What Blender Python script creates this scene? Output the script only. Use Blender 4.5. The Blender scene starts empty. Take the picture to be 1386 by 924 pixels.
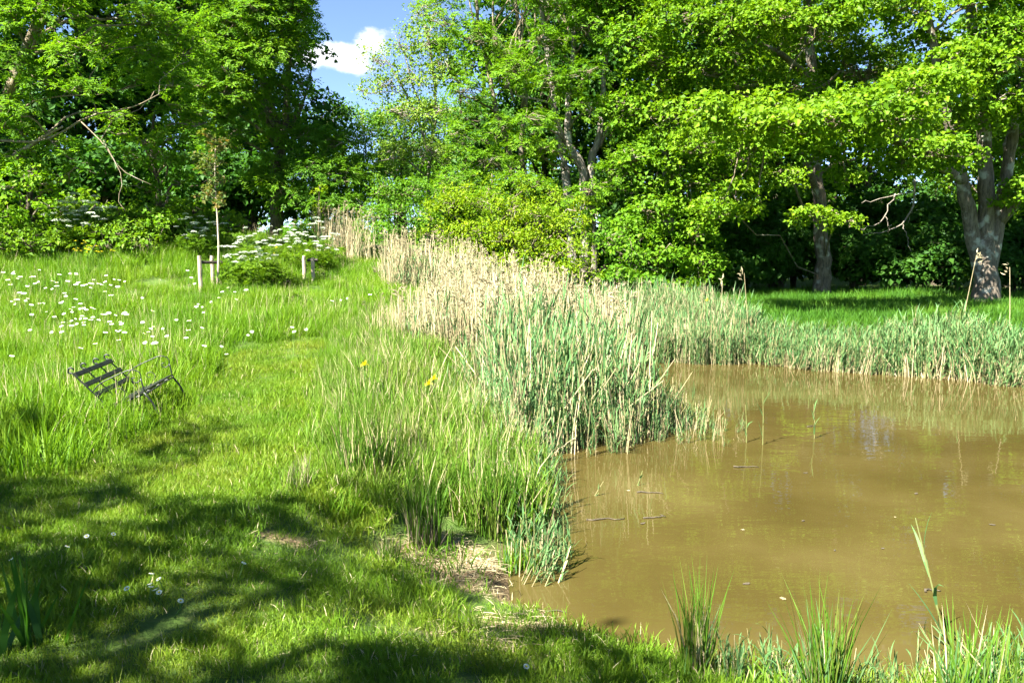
import bpy, math, random
import numpy as np
from mathutils import Vector, Matrix

# ------------------------------------------------------------------ camera
SC = bpy.context.scene
COL = SC.collection
FPX = 1088.0                       # focal length in photograph pixels (1386 wide)
PITCH = math.atan(122.0 / FPX)     # the horizon lies 122 px above the middle
CAMZ = 1.6
cam_d = bpy.data.cameras.new('camera')
cam_d.sensor_width = 36.0
cam_d.lens = 36.0 * FPX / 1386.0
cam_d.clip_end = 5000
cam_d.clip_start = 0.05
cam = bpy.data.objects.new('camera', cam_d)
COL.objects.link(cam)
cam.location = (0, 0, CAMZ)
cam.rotation_euler = (math.pi / 2 - PITCH, 0, 0)
SC.camera = cam

# ------------------------------------------------------------------ sun and sky
SUN_EL = math.radians(49)
SUN_H = np.array([-0.70, -0.71]); SUN_H /= np.linalg.norm(SUN_H)      # towards the sun
SUN_AZ = math.atan2(SUN_H[0], SUN_H[1])                               # clockwise from +Y
sun_d = bpy.data.lights.new('sun', 'SUN')
sun_d.energy = 5.0
sun_d.angle = math.radians(0.53)
sun_d.color = (1.0, 0.955, 0.87)
sun = bpy.data.objects.new('sun', sun_d)
COL.objects.link(sun)
sd = Vector((SUN_H[0] * math.cos(SUN_EL), SUN_H[1] * math.cos(SUN_EL), math.sin(SUN_EL)))
sun.rotation_euler = sd.to_track_quat('Z', 'Y').to_euler()
sun.location = (-20, -30, 40)

W = bpy.data.worlds.new('World'); SC.world = W
W.use_nodes = True
nt = W.node_tree; nt.nodes.clear()
def N(nt, t, **kw):
    n = nt.nodes.new(t)
    for k, v in kw.items(): setattr(n, k, v)
    return n
def L(nt, a, b): nt.links.new(a, b)
sky = N(nt, 'ShaderNodeTexSky', sky_type='NISHITA')
sky.sun_disc = False
sky.sun_elevation = SUN_EL
sky.sun_rotation = SUN_AZ % (2 * math.pi)
sky.air_density = 0.5; sky.dust_density = 0.1; sky.ozone_density = 1.7
tc = N(nt, 'ShaderNodeTexCoord')
noi = N(nt, 'ShaderNodeTexNoise'); noi.inputs['Scale'].default_value = 20.0
noi.inputs['Detail'].default_value = 7.0; noi.inputs['Roughness'].default_value = 0.58
mp = N(nt, 'ShaderNodeMapping'); mp.inputs['Scale'].default_value = (1, 1, 1.7)
L(nt, tc.outputs['Generated'], mp.inputs['Vector']); L(nt, mp.outputs['Vector'], noi.inputs['Vector'])
# fair-weather cumulus standing round the horizon: (azimuth deg clockwise from +Y, elevation deg, half width deg, half height deg)
CLOUDS = [(-12.0, 13.0, 3.3, 1.0), (-9.4, 13.6, 1.8, .8), (38, 12, 8, 2.5), (75, 16, 9, 3), (118, 12, 8, 2.6), (160, 15, 10, 3), (-60, 13, 8, 2.6), (-100, 15, 9, 3), (-145, 12, 8, 2.5)]
prev = None
for az, el, hw, hh in CLOUDS:
    a, e = math.radians(az), math.radians(el)
    d = Vector((math.sin(a) * math.cos(e), math.cos(a) * math.cos(e), math.sin(e)))
    m1 = N(nt, 'ShaderNodeMapping', vector_type='POINT')
    sub = N(nt, 'ShaderNodeVectorMath', operation='SUBTRACT'); sub.inputs[1].default_value = d
    L(nt, tc.outputs['Generated'], sub.inputs[0])
    rt = N(nt, 'ShaderNodeVectorRotate', rotation_type='Z_AXIS'); rt.inputs['Angle'].default_value = a
    L(nt, sub.outputs[0], rt.inputs['Vector'])
    sca = N(nt, 'ShaderNodeVectorMath', operation='MULTIPLY')
    sca.inputs[1].default_value = (1 / math.radians(hw), 0.5 / math.radians(hw), 1 / math.radians(hh))
    L(nt, rt.outputs[0], sca.inputs[0])
    ln = N(nt, 'ShaderNodeVectorMath', operation='LENGTH'); L(nt, sca.outputs[0], ln.inputs[0])
    if prev is None: prev = ln.outputs['Value']
    else:
        mn = N(nt, 'ShaderNodeMath', operation='MINIMUM'); L(nt, prev, mn.inputs[0]); L(nt, ln.outputs['Value'], mn.inputs[1]); prev = mn.outputs[0]
ma = N(nt, 'ShaderNodeMath', operation='MULTIPLY_ADD'); ma.inputs[1].default_value = 3.6; ma.inputs[2].default_value = -1.8
L(nt, noi.outputs['Fac'], ma.inputs[0])
ad = N(nt, 'ShaderNodeMath', operation='SUBTRACT'); L(nt, ma.outputs[0], ad.inputs[0]); L(nt, prev, ad.inputs[1])
mr = N(nt, 'ShaderNodeMapRange', interpolation_type='SMOOTHSTEP')
mr.inputs['From Min'].default_value = -1.1; mr.inputs['From Max'].default_value = -0.2
L(nt, ad.outputs[0], mr.inputs['Value'])
mixc = N(nt, 'ShaderNodeMixRGB')
L(nt, mr.outputs[0], mixc.inputs['Fac']); L(nt, sky.outputs[0], mixc.inputs['Color1'])
mixc.inputs['Color2'].default_value = (4.3, 4.35, 4.5, 1)
bg = N(nt, 'ShaderNodeBackground'); bg.inputs['Strength'].default_value = 0.05
L(nt, mixc.outputs[0], bg.inputs['Color'])
wo = N(nt, 'ShaderNodeOutputWorld'); L(nt, bg.outputs[0], wo.inputs['Surface'])

SC.view_settings.view_transform = 'Standard'
SC.view_settings.look = 'None'
SC.view_settings.gamma = 1.0
SC.view_settings.use_curve_mapping = False
SC.view_settings.exposure = 2.8
SC.render.engine = 'CYCLES'
cy = SC.cycles
cy.max_bounces = 4; cy.diffuse_bounces = 2; cy.glossy_bounces = 2; cy.transmission_bounces = 3; cy.transparent_max_bounces = 4
cy.sample_clamp_indirect = 6.0
cy.caustics_reflective = False; cy.caustics_refractive = False
cy.use_denoising = True
cy.use_adaptive_sampling = True; cy.adaptive_threshold = 0.03

# ------------------------------------------------------------------ planning helpers
RNG = np.random.default_rng(7)
random.seed(7)
cp, sp = math.cos(PITCH), math.sin(PITCH)
def ray(px, py):
    u, v = (px - 693.0) / FPX, (py - 462.0) / FPX
    return np.array([u, cp - v * sp, -sp - v * cp])
def P(px, py, D):                   # the point at forward distance D (metres) seen at a photograph pixel
    r = ray(px, py); return np.array([0, 0, CAMZ]) + r * (D / r[1])
def onz(px, py, z):
    r = ray(px, py); t = (z - CAMZ) / r[2]; return (r[0] * t, r[1] * t)
def smooth(a, b, x):
    t = np.clip((np.asarray(x, float) - a) / (b - a), 0, 1); return t * t * (3 - 2 * t)
_perm = np.random.default_rng(3).random((256, 256))
def vnoise(x, y):
    x = np.asarray(x, float); y = np.asarray(y, float)
    xi = np.floor(x).astype(int); yi = np.floor(y).astype(int); fx = x - xi; fy = y - yi
    fx = fx * fx * (3 - 2 * fx); fy = fy * fy * (3 - 2 * fy)
    g = lambda a, b: _perm[a & 255, b & 255]
    return (g(xi, yi) * (1 - fx) + g(xi + 1, yi) * fx) * (1 - fy) + (g(xi, yi + 1) * (1 - fx) + g(xi + 1, yi + 1) * fx) * fy
def fbm(x, y, o=3):
    s = 0; a = 0.5; t = 0
    for i in range(o): s = s + a * vnoise(x * 2 ** i + 17 * i, y * 2 ** i - 9 * i); t += a; a *= .5
    return s / t
def chaikin(p, n=2):
    p = np.array(p, float)
    for _ in range(n):
        q = np.roll(p, -1, 0); p = np.stack([p * .75 + q * .25, p * .25 + q * .75], 1).reshape(-1, 2)
    return p
def sdist(poly, x, y):              # signed distance to a closed outline, negative inside
    x = np.asarray(x, float).ravel(); y = np.asarray(y, float).ravel()
    d = np.full(x.shape, 1e9); ins = np.zeros(x.shape, bool)
    a = poly; b = np.roll(poly, -1, 0)
    for (ax, ay), (bx, by) in zip(a, b):
        ex, ey = bx - ax, by - ay
        t = np.clip(((x - ax) * ex + (y - ay) * ey) / (ex * ex + ey * ey + 1e-12), 0, 1)
        d = np.minimum(d, (x - ax - t * ex) ** 2 + (y - ay - t * ey) ** 2)
        c = ((ay > y) != (by > y)) & (x < (bx - ax) * (y - ay) / (by - ay + 1e-15) + ax)
        ins ^= c
    d = np.sqrt(d); return np.where(ins, -d, d)

WATER = -0.45
POND = [onz(*p, WATER) for p in [(668, 812), (725, 838), (790, 872), (850, 900), (930, 930), (1050, 950), (1200, 955), (1330, 945)]]
POND += [(3.4, 4.0), (6, 5.0), (9, 7.5), (10.2, 10.5), (9.6, 12.6)]
POND += [onz(*p, WATER) for p in [(1386, 522), (1300, 513), (1200, 506), (1100, 500), (1000, 488), (900, 478), (810, 480), (740, 500), (700, 540), (690, 590), (708, 650), (716, 700), (682, 760)]]
POND = chaikin(POND, 2)

def base_h(x, y):
    x = np.asarray(x, float); y = np.asarray(y, float)
    left = smooth(4.0, -6.0, x)
    h = (1.55 * smooth(8, 27, y) + .5 * smooth(13, 22, y) * smooth(-4, -9, x)) * left + 0.02 * smooth(15, 26, y) * (1 - left)
    h = h + 0.10 * (fbm(x * .35 + 5, y * .35) - .5) + 0.05 * (fbm(x * 1.6, y * 1.6 + 40, 2) - .5)
    h = h + 2.5 * smooth(45, 140, np.hypot(x, y))
    return h
def H(x, y):
    x = np.asarray(x, float); y = np.asarray(y, float); sh = np.broadcast(x, y).shape
    xx = np.broadcast_to(x, sh).ravel(); yy = np.broadcast_to(y, sh).ravel()
    d = sdist(POND, xx, yy) + 0.16 * (fbm(xx * 1.3, yy * 1.3 + 9) - .5) * smooth(14, 8, yy)
    b = base_h(xx, yy)
    z = np.where(d > 0, WATER + (b - WATER) * (0.16 * smooth(0, .12, d) + .84 * smooth(0.0, 1.7, d)), WATER - 0.6 * smooth(0, 1.2, -d))
    return z.reshape(sh)
def h1(x, y): return float(H(np.array([x]), np.array([y]))[0])
def G(px, py, up=0.0):              # where the line of sight of a pixel meets the ground raised by up
    r = ray(px, py)
    t = np.linspace(1.5, 60, 1200)
    X = r[0] * t; Y = r[1] * t; Z = CAMZ + r[2] * t
    below = np.nonzero(Z < H(X, Y) + up)[0]
    i = below[0] if len(below) else len(t) - 1
    return np.array([X[i], Y[i], float(H(X[i:i+1], Y[i:i+1])[0])])

PATH = chaikin([G(*p)[:2] for p in [(60, 655), (120, 640), (225, 592), (272, 560), (305, 505), (325, 482), (360, 470), (420, 458), (440, 462), (420, 500), (400, 560), (402, 620), (440, 680), (520, 742), (570, 775), (700, 812), (850, 915), (930, 960)]] + [(1.0, 2.2), (0.8, -2), (-4, -2), (-6.5, 3.0), (-5.0, 5.2)], 2)

# ------------------------------------------------------------------ object helpers
def tag(o, label=None, cat=None, group=None, kind=None):
    if label: o['label'] = label
    if cat: o['category'] = cat
    if group: o['group'] = group
    if kind: o['kind'] = kind
    return o
def empty(name, loc, rz=0.0):
    o = bpy.data.objects.new(name, None); COL.objects.link(o)
    o.location = tuple(float(v) for v in loc); o.rotation_euler = (0, 0, rz); o.empty_display_size = .2
    return o
def mk(name, V, F, mats, mi=None, smooth_sh=False):
    """V (n,3); F a list of int arrays (m,3) or (m,4); mats a list; mi a list of material indices, one per array of F"""
    me = bpy.data.meshes.new(name)
    V = np.ascontiguousarray(V, np.float32)
    me.vertices.add(len(V)); me.vertices.foreach_set('co', V.ravel())
    F = [np.asarray(f, np.int32) for f in F]
    if mi is None: mi = [0] * len(F)
    keep = [(f, m) for f, m in zip(F, mi) if len(f)]
    loops = np.concatenate([f.ravel() for f, m in keep]); tot = np.concatenate([np.full(len(f), f.shape[1], np.int32) for f, m in keep])
    mids = np.concatenate([np.full(len(f), m, np.int32) for f, m in keep])
    me.loops.add(len(loops)); me.loops.foreach_set('vertex_index', loops)
    me.polygons.add(len(tot)); st = np.concatenate([[0], np.cumsum(tot)[:-1]]).astype(np.int32)
    me.polygons.foreach_set('loop_start', st); me.polygons.foreach_set('loop_total', tot)
    me.polygons.foreach_set('material_index', mids)
    me.polygons.foreach_set('use_smooth', np.full(len(tot), smooth_sh, bool))
    for m in mats: me.materials.append(m)
    me.update(calc_edges=True)
    return me
def obj(name, me, parent=None, loc=None):
    o = bpy.data.objects.new(name, me); COL.objects.link(o)
    if parent is not None: o.parent = parent
    if loc is not None: o.location = tuple(float(v) for v in loc)
    return o
class Acc:                          # collects geometry with several materials
    def __init__(s): s.V = []; s.F = []; s.m = []; s.n = 0
    def add(s, V, F, m=0):
        if len(V) == 0: return
        F = F if isinstance(F, list) else [F]
        s.V.append(np.asarray(V, float))
        for f in F: s.F.append(np.asarray(f) + s.n); s.m.append(m)
        s.n += len(V)
    def mesh(s, name, mats, off=(0, 0, 0), sm=False):
        return mk(name, np.concatenate(s.V) - np.asarray(off, float), s.F, mats, s.m, sm)
def tube(pts, rad, sides=8, cap=True):
    pts = np.asarray(pts, float); rad = np.asarray(rad, float) * np.ones(len(pts))
    T = np.gradient(pts, axis=0); T /= np.linalg.norm(T, axis=1)[:, None] + 1e-12
    ref = np.array([1, 0, 0]) if abs(T[0][0]) < .8 else np.array([0, 1, 0])
    n = np.cross(T[0], ref); n /= np.linalg.norm(n); V = []
    a = np.arange(sides) * 2 * math.pi / sides
    for i in range(len(pts)):
        n = n - T[i] * np.dot(n, T[i]); n /= np.linalg.norm(n) + 1e-12
        b = np.cross(T[i], n)
        V.append(pts[i] + rad[i] * (np.cos(a)[:, None] * n + np.sin(a)[:, None] * b))
    V = np.concatenate(V); k = len(pts)
    i = np.arange(sides); j = (i + 1) % sides
    Q = np.concatenate([np.stack([r * sides + i, r * sides + j, (r + 1) * sides + j, (r + 1) * sides + i], 1) for r in range(k - 1)])
    F = [Q]
    if cap and sides >= 3:
        V = np.concatenate([V, pts[:1], pts[-1:]]); c0 = k * sides; c1 = c0 + 1
        F.append(np.stack([np.full(sides, c0), j, i], 1)); F.append(np.stack([np.full(sides, c1), (k - 1) * sides + i, (k - 1) * sides + j], 1))
    return V, F
def tubes(PP, R, sides=3):          # many short tubes at once: PP (M,K,3), R (M,K)
    M, K, _ = PP.shape
    d = PP[:, -1] - PP[:, 0]; d /= np.linalg.norm(d, axis=1)[:, None] + 1e-9
    ref = np.where(np.abs(d[:, :1]) < .8, [[1., 0, 0]], [[0, 1., 0]])
    n = np.cross(d, ref); n /= np.linalg.norm(n, axis=1)[:, None]; b = np.cross(d, n)
    a = np.arange(sides) * 2 * math.pi / sides
    ring = np.cos(a)[None, :, None] * n[:, None] + np.sin(a)[None, :, None] * b[:, None]
    V = PP[:, :, None] + R[:, :, None, None] * ring[:, None]
    i = np.arange(sides); j = (i + 1) % sides
    q = np.concatenate([np.stack([r * sides + i, r * sides + j, (r + 1) * sides + j, (r + 1) * sides + i], 1) for r in range(K - 1)])
    F = (q[None] + (np.arange(M) * K * sides)[:, None, None]).reshape(-1, 4)
    return V.reshape(-1, 3), F
def spline(pts, n):
    pts = np.asarray(pts, float)
    if len(pts) == 2:
        t = np.linspace(0, 1, n)[:, None]; return pts[0] * (1 - t) + pts[1] * t
    p = np.vstack([2 * pts[0] - pts[1], pts, 2 * pts[-1] - pts[-2]]); out = []
    m = len(pts) - 1
    for u in np.linspace(0, m - 1e-6, n):
        i = int(u); t = u - i; a, b, c, d = p[i:i + 4]
        out.append(.5 * (2 * b + (c - a) * t + (2 * a - 5 * b + 4 * c - d) * t * t + (3 * b - a - 3 * c + d) * t ** 3))
    return np.array(out)
def unit(v): return v / (np.linalg.norm(v, axis=-1, keepdims=True) + 1e-9)

# ------------------------------------------------------------------ materials
def mat(name):
    m = bpy.data.materials.new(name); m.use_nodes = True; m.node_tree.nodes.clear(); return m, m.node_tree
def ramp(nt, cols, pos=None):
    r = N(nt, 'ShaderNodeValToRGB'); e = r.color_ramp.elements
    pos = pos or [i / (len(cols) - 1) for i in range(len(cols))]
    while len(e) < len(cols): e.new(0.5)
    for k, (c, p) in enumerate(zip(cols, pos)): e[k].position = p; e[k].color = (*c, 1)
    return r
def leaf_mat(name, cols, trans=0.42, tcol=(1.3, 1.3, 0.4), rough=.55, patch=0.35, pscale=0.6, spec=.16):
    m, nt = mat(name)
    geo = N(nt, 'ShaderNodeNewGeometry'); oi = N(nt, 'ShaderNodeObjectInfo')
    no = N(nt, 'ShaderNodeTexNoise'); no.inputs['Scale'].default_value = pscale; no.inputs['Detail'].default_value = 2
    L(nt, geo.outputs['Position'], no.inputs['Vector'])
    a = N(nt, 'ShaderNodeMath', operation='ADD'); L(nt, geo.outputs['Random Per Island'], a.inputs[0]); L(nt, oi.outputs['Random'], a.inputs[1])
    fr = N(nt, 'ShaderNodeMath', operation='FRACT'); L(nt, a.outputs[0], fr.inputs[0])
    mr = N(nt, 'ShaderNodeMapRange'); mr.inputs['From Min'].default_value = .32; mr.inputs['From Max'].default_value = .68
    L(nt, no.outputs['Fac'], mr.inputs['Value'])
    mx = N(nt, 'ShaderNodeMix'); mx.inputs['Factor'].default_value = patch
    L(nt, fr.outputs[0], mx.inputs['A']); L(nt, mr.outputs[0], mx.inputs['B'])
    r = ramp(nt, cols); L(nt, mx.outputs['Result'], r.inputs['Fac'])
    pb = N(nt, 'ShaderNodeBsdfPrincipled'); pb.inputs['Roughness'].default_value = rough; pb.inputs['Specular IOR Level'].default_value = spec
    L(nt, r.outputs['Color'], pb.inputs['Base Color'])
    tm = N(nt, 'ShaderNodeMixRGB', blend_type='MULTIPLY'); tm.inputs['Fac'].default_value = 1; tm.inputs['Color2'].default_value = (*tcol, 1)
    L(nt, r.outputs['Color'], tm.inputs['Color1'])
    tr = N(nt, 'ShaderNodeBsdfTranslucent'); L(nt, tm.outputs[0], tr.inputs['Color'])
    ms = N(nt, 'ShaderNodeMixShader'); ms.inputs[0].default_value = trans
    L(nt, pb.outputs[0], ms.inputs[1]); L(nt, tr.outputs[0], ms.inputs[2])
    o = N(nt, 'ShaderNodeOutputMaterial'); L(nt, ms.outputs[0], o.inputs['Surface'])
    return m
def bark_mat(name, dark, light, lichen=(.42, .43, .36), lf=.35, scale=5):
    m, nt = mat(name)
    tc = N(nt, 'ShaderNodeTexCoord'); mp = N(nt, 'ShaderNodeMapping'); mp.inputs['Scale'].default_value = (1, 1, .22)
    L(nt, tc.outputs['Object'], mp.inputs['Vector'])
    n1 = N(nt, 'ShaderNodeTexNoise'); n1.inputs['Scale'].default_value = scale * 4; n1.inputs['Detail'].default_value = 6; n1.inputs['Roughness'].default_value = .65
    L(nt, mp.outputs[0], n1.inputs['Vector'])
    n2 = N(nt, 'ShaderNodeTexNoise'); n2.inputs['Scale'].default_value = scale * .8; n2.inputs['Detail'].default_value = 5
    L(nt, tc.outputs['Object'], n2.inputs['Vector'])
    r = ramp(nt, [dark, light], [.3, .7]); L(nt, n1.outputs['Fac'], r.inputs['Fac'])
    r2 = ramp(nt, [(0, 0, 0), (1, 1, 1)], [.55, .66]); L(nt, n2.outputs['Fac'], r2.inputs['Fac'])
    k = N(nt, 'ShaderNodeMath', operation='MULTIPLY'); k.inputs[1].default_value = lf; L(nt, r2.outputs[0], k.inputs[0])
    mx = N(nt, 'ShaderNodeMixRGB'); L(nt, k.outputs[0], mx.inputs['Fac']); L(nt, r.outputs[0], mx.inputs['Color1']); mx.inputs['Color2'].default_value = (*lichen, 1)
    pb = N(nt, 'ShaderNodeBsdfPrincipled'); pb.inputs['Roughness'].default_value = .85; pb.inputs['Specular IOR Level'].default_value = .15
    L(nt, mx.outputs[0], pb.inputs['Base Color'])
    bp = N(nt, 'ShaderNodeBump'); bp.inputs['Strength'].default_value = .7; bp.inputs['Distance'].default_value = .03
    L(nt, n1.outputs['Fac'], bp.inputs['Height']); L(nt, bp.outputs[0], pb.inputs['Normal'])
    o = N(nt, 'ShaderNodeOutputMaterial'); L(nt, pb.outputs[0], o.inputs['Surface'])
    return m
def plain(name, c1, c2, rough=.6, scale=20, metal=0.0, bump=.2, spec=.3):
    m, nt = mat(name)
    tc = N(nt, 'ShaderNodeTexCoord'); n1 = N(nt, 'ShaderNodeTexNoise'); n1.inputs['Scale'].default_value = scale; n1.inputs['Detail'].default_value = 5
    L(nt, tc.outputs['Object'], n1.inputs['Vector'])
    r = ramp(nt, [c1, c2], [.35, .65]); L(nt, n1.outputs['Fac'], r.inputs['Fac'])
    pb = N(nt, 'ShaderNodeBsdfPrincipled'); pb.inputs['Roughness'].default_value = rough; pb.inputs['Metallic'].default_value = metal; pb.inputs['Specular IOR Level'].default_value = spec
    L(nt, r.outputs[0], pb.inputs['Base Color'])
    bp = N(nt, 'ShaderNodeBump'); bp.inputs['Strength'].default_value = bump; bp.inputs['Distance'].default_value = .01
    L(nt, n1.outputs['Fac'], bp.inputs['Height']); L(nt, bp.outputs[0], pb.inputs['Normal'])
    o = N(nt, 'ShaderNodeOutputMaterial'); L(nt, pb.outputs[0], o.inputs['Surface'])
    return m

M = {}
M['oak_leaf'] = leaf_mat('oak_leaf', [(.062, .150, .006), (.112, .218, .007), (.172, .270, .008)], pscale=.5)
M['maple_leaf'] = leaf_mat('maple_leaf', [(.058, .150, .007), (.100, .215, .008), (.155, .265, .009)], pscale=.5)
M['ash_leaf'] = leaf_mat('ash_leaf', trans=.5, cols=[(.066, .170, .013), (.115, .240, .014), (.175, .290, .015)], pscale=.45)
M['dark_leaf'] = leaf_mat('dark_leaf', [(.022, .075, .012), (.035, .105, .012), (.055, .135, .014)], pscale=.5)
M['thorn_leaf'] = leaf_mat('thorn_leaf', [(.085, .175, .005), (.150, .245, .006), (.220, .285, .007)], pscale=.9)
M['mid_leaf'] = leaf_mat('mid_leaf', [(.050, .145, .010), (.085, .200, .011), (.130, .245, .013)], pscale=.4)
M['pale_leaf'] = leaf_mat('pale_leaf', [(.12, .22, .03), (.16, .26, .035), (.21, .30, .045)], pscale=.6)
M['red_leaf'] = leaf_mat('red_leaf', [(.07, .13, .03), (.10, .14, .03), (.20, .10, .04)], pscale=1.5)
M['bramble_leaf'] = leaf_mat('bramble_leaf', [(.065, .150, .008), (.105, .205, .010), (.155, .240, .012)], pscale=.9)
M['grass'] = leaf_mat('grass', [(.058, .150, .007), (.105, .212, .009), (.165, .245, .016)], trans=.38, pscale=.8, patch=.5)
M['shade_tinted_grass'] = leaf_mat('shade_tinted_grass', [(.028, .095, .008), (.050, .140, .010), (.085, .175, .012)], trans=.38, pscale=.7, patch=.6)  # grass greens darkened to stand in for tree shade on the far bank
M['lawn'] = leaf_mat('lawn', [(.058, .140, .009), (.108, .195, .011), (.180, .215, .024)], trans=.35, pscale=1.1, patch=.6)
M['sedge'] = leaf_mat('sedge', [(.055, .140, .010), (.095, .185, .016), (.17, .21, .04)], trans=.3, pscale=1.5)
M['rush'] = leaf_mat('rush', [(.035, .105, .008), (.065, .145, .010), (.13, .15, .03)], trans=.25, pscale=3)
M['reed'] = leaf_mat('reed', [(.056, .138, .044), (.085, .182, .058), (.140, .222, .078)], trans=.3, tcol=(1.1, 1.15, .8), pscale=.8)
M['reed_stem'] = leaf_mat('reed_stem', [(.12, .17, .05), (.18, .19, .07), (.26, .21, .11)], trans=.1, pscale=2)
M['straw'] = leaf_mat('straw', [(.27, .225, .115), (.37, .315, .175), (.47, .41, .255)], trans=.15, tcol=(1.1, 1, .8), pscale=.8)
M['plume'] = leaf_mat('plume', [(.21, .180, .095), (.30, .262, .15), (.39, .345, .21)], trans=.2, tcol=(1, 1, .9), pscale=1)
M['white_petal'] = leaf_mat('white_petal', [(.72, .74, .70), (.78, .80, .76), (.82, .83, .80)], trans=.3, tcol=(1, 1, 1))
M['yellow_petal'] = leaf_mat('yellow_petal', [(.62, .50, .012), (.68, .57, .015), (.72, .62, .02)], trans=.3, tcol=(1, 1, 1))
M['umbel'] = leaf_mat('umbel', [(.50, .56, .42), (.60, .64, .52), (.70, .72, .62)], trans=.25, tcol=(1, 1, 1))
M['green_stem'] = leaf_mat('green_stem', [(.05, .12, .02), (.07, .15, .025), (.10, .16, .03)], trans=.1)
M['bark_grey'] = bark_mat('bark_grey', (.10, .085, .065), (.27, .235, .185), lf=.6)
M['bark_oak'] = bark_mat('bark_oak', (.045, .036, .026), (.22, .18, .135), lichen=(.40, .40, .34), lf=.8, scale=4)
M['bark_dark'] = bark_mat('bark_dark', (.03, .026, .018), (.11, .09, .06), lichen=(.10, .12, .05), lf=.5)
M['twig'] = bark_mat('twig', (.09, .075, .045), (.22, .18, .115), lf=.3)
M['stake'] = bark_mat('stake', (.26, .20, .14), (.46, .38, .29), lichen=(.5, .47, .40), lf=.4)
M['bench_metal'] = plain('bench_metal', (.007, .009, .008), (.018, .022, .018), rough=.42, scale=40, spec=.5)
M['bench_slat'] = plain('bench_slat', (.007, .010, .008), (.022, .026, .020), rough=.5, scale=30)
M['rubber'] = plain('rubber', (.02, .018, .015), (.05, .04, .03), rough=.8)
M['log'] = bark_mat('log', (.14, .10, .06), (.38, .30, .2), lf=.2)

# ------------------------------------------------------------------ ground
def axis_coords(lo, hi, fl, fh, step):
    f = np.arange(fl, fh + 1e-6, step)
    a = fl - np.cumsum(step * 1.16 ** np.arange(1, 60)); a = a[a > lo][::-1]
    b = fh + np.cumsum(step * 1.16 ** np.arange(1, 60)); b = b[b < hi]
    return np.concatenate([[lo], a, f, b, [hi]])
gx = axis_coords(-500, 500, -12, 11, .11); gy = axis_coords(-300, 900, 1.0, 20, .11)
XX, YY = np.meshgrid(gx, gy); ZZ = H(XX, YY)
nx, ny = len(gx), len(gy)
idx = (np.arange(ny - 1)[:, None] * nx + np.arange(nx - 1)[None]).ravel()
ground_me = mk('ground', np.stack([XX.ravel(), YY.ravel(), ZZ.ravel()], 1), [np.stack([idx, idx + 1, idx + 1 + nx, idx + nx], 1)], [], smooth_sh=True)
# how bare the soil is: worn patches on the bank and the path, the wood floor
DIRT = [(*G(622, 772)[:2], .42, .34), (*G(575, 755)[:2], .25, .16), (*G(380, 733)[:2], .16, .06), (*G(760, 855)[:2], .45, .10), (*G(650, 800)[:2], .3, .12), (*G(700, 880)[:2], .5, .08)]
def dirt(x, y):
    x = np.asarray(x, float); y = np.asarray(y, float)
    d = np.zeros(x.shape); w = fbm(x * 4, y * 4, 3)
    for cx, cyy, rx, ry in DIRT:
        d = np.maximum(d, smooth(1.35, .65, np.hypot((x - cx) / rx, (y - cyy) / ry) + (w - .5) * 1.8))
    return d
def dirt_wide(x, y): return np.maximum.reduce([dirt(x + a, y + b) for a in (-.2, 0, .2) for b in (-.25, 0, .2)])
def wood(x, y): return np.maximum(smooth(21.5, 25, np.asarray(y, float) + 2.0 * (fbm(np.asarray(x) * .3, np.asarray(y) * .3) - .5)), smooth(9, 13, -np.asarray(x, float) - .35 * np.asarray(y, float) + 4))
at = ground_me.attributes.new('bare', 'FLOAT', 'POINT'); at.data.foreach_set('value', dirt(XX, YY).ravel().astype(np.float32))
at = ground_me.attributes.new('wet', 'FLOAT', 'POINT'); at.data.foreach_set('value', smooth(.09, .0, ZZ - WATER).ravel().astype(np.float32))
m, nt = mat('soil_and_turf')
geo = N(nt, 'ShaderNodeNewGeometry')
n1 = N(nt, 'ShaderNodeTexNoise'); n1.inputs['Scale'].default_value = 11.0; n1.inputs['Detail'].default_value = 9; n1.inputs['Roughness'].default_value = .7
n2 = N(nt, 'ShaderNodeTexNoise'); n2.inputs['Scale'].default_value = 45; n2.inputs['Detail'].default_value = 5
L(nt, geo.outputs['Position'], n1.inputs['Vector']); L(nt, geo.outputs['Position'], n2.inputs['Vector'])
r1 = ramp(nt, [(.030, .055, .012), (.055, .10, .016), (.10, .12, .035)], [.3, .5, .72]); L(nt, n1.outputs['Fac'], r1.inputs['Fac'])
r2 = ramp(nt, [(.10, .066, .034), (.22, .155, .082), (.32, .235, .135)], [.3, .5, .7]); L(nt, n2.outputs['Fac'], r2.inputs['Fac'])
ab = N(nt, 'ShaderNodeAttribute', attribute_name='bare'); aw = N(nt, 'ShaderNodeAttribute', attribute_name='wet')
mx = N(nt, 'ShaderNodeMixRGB'); L(nt, ab.outputs['Fac'], mx.inputs['Fac']); L(nt, r1.outputs[0], mx.inputs['Color1']); L(nt, r2.outputs[0], mx.inputs['Color2'])
mw = N(nt, 'ShaderNodeMixRGB'); L(nt, aw.outputs['Fac'], mw.inputs['Fac']); L(nt, mx.outputs[0], mw.inputs['Color1']); mw.inputs['Color2'].default_value = (.10, .07, .035, 1)
pb = N(nt, 'ShaderNodeBsdfPrincipled'); pb.inputs['Roughness'].default_value = .9; pb.inputs['Specular IOR Level'].default_value = .15
L(nt, mw.outputs[0], pb.inputs['Base Color'])
bp = N(nt, 'ShaderNodeBump'); bp.inputs['Strength'].default_value = .8; bp.inputs['Distance'].default_value = .03
L(nt, n2.outputs['Fac'], bp.inputs['Height']); L(nt, bp.outputs[0], pb.inputs['Normal'])
o_ = N(nt, 'ShaderNodeOutputMaterial'); L(nt, pb.outputs[0], o_.inputs['Surface'])
ground_me.materials.append(m)
tag(obj('ground', ground_me), 'sloping grassy ground with worn bare soil by the pond bank', 'ground', kind='structure')

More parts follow.
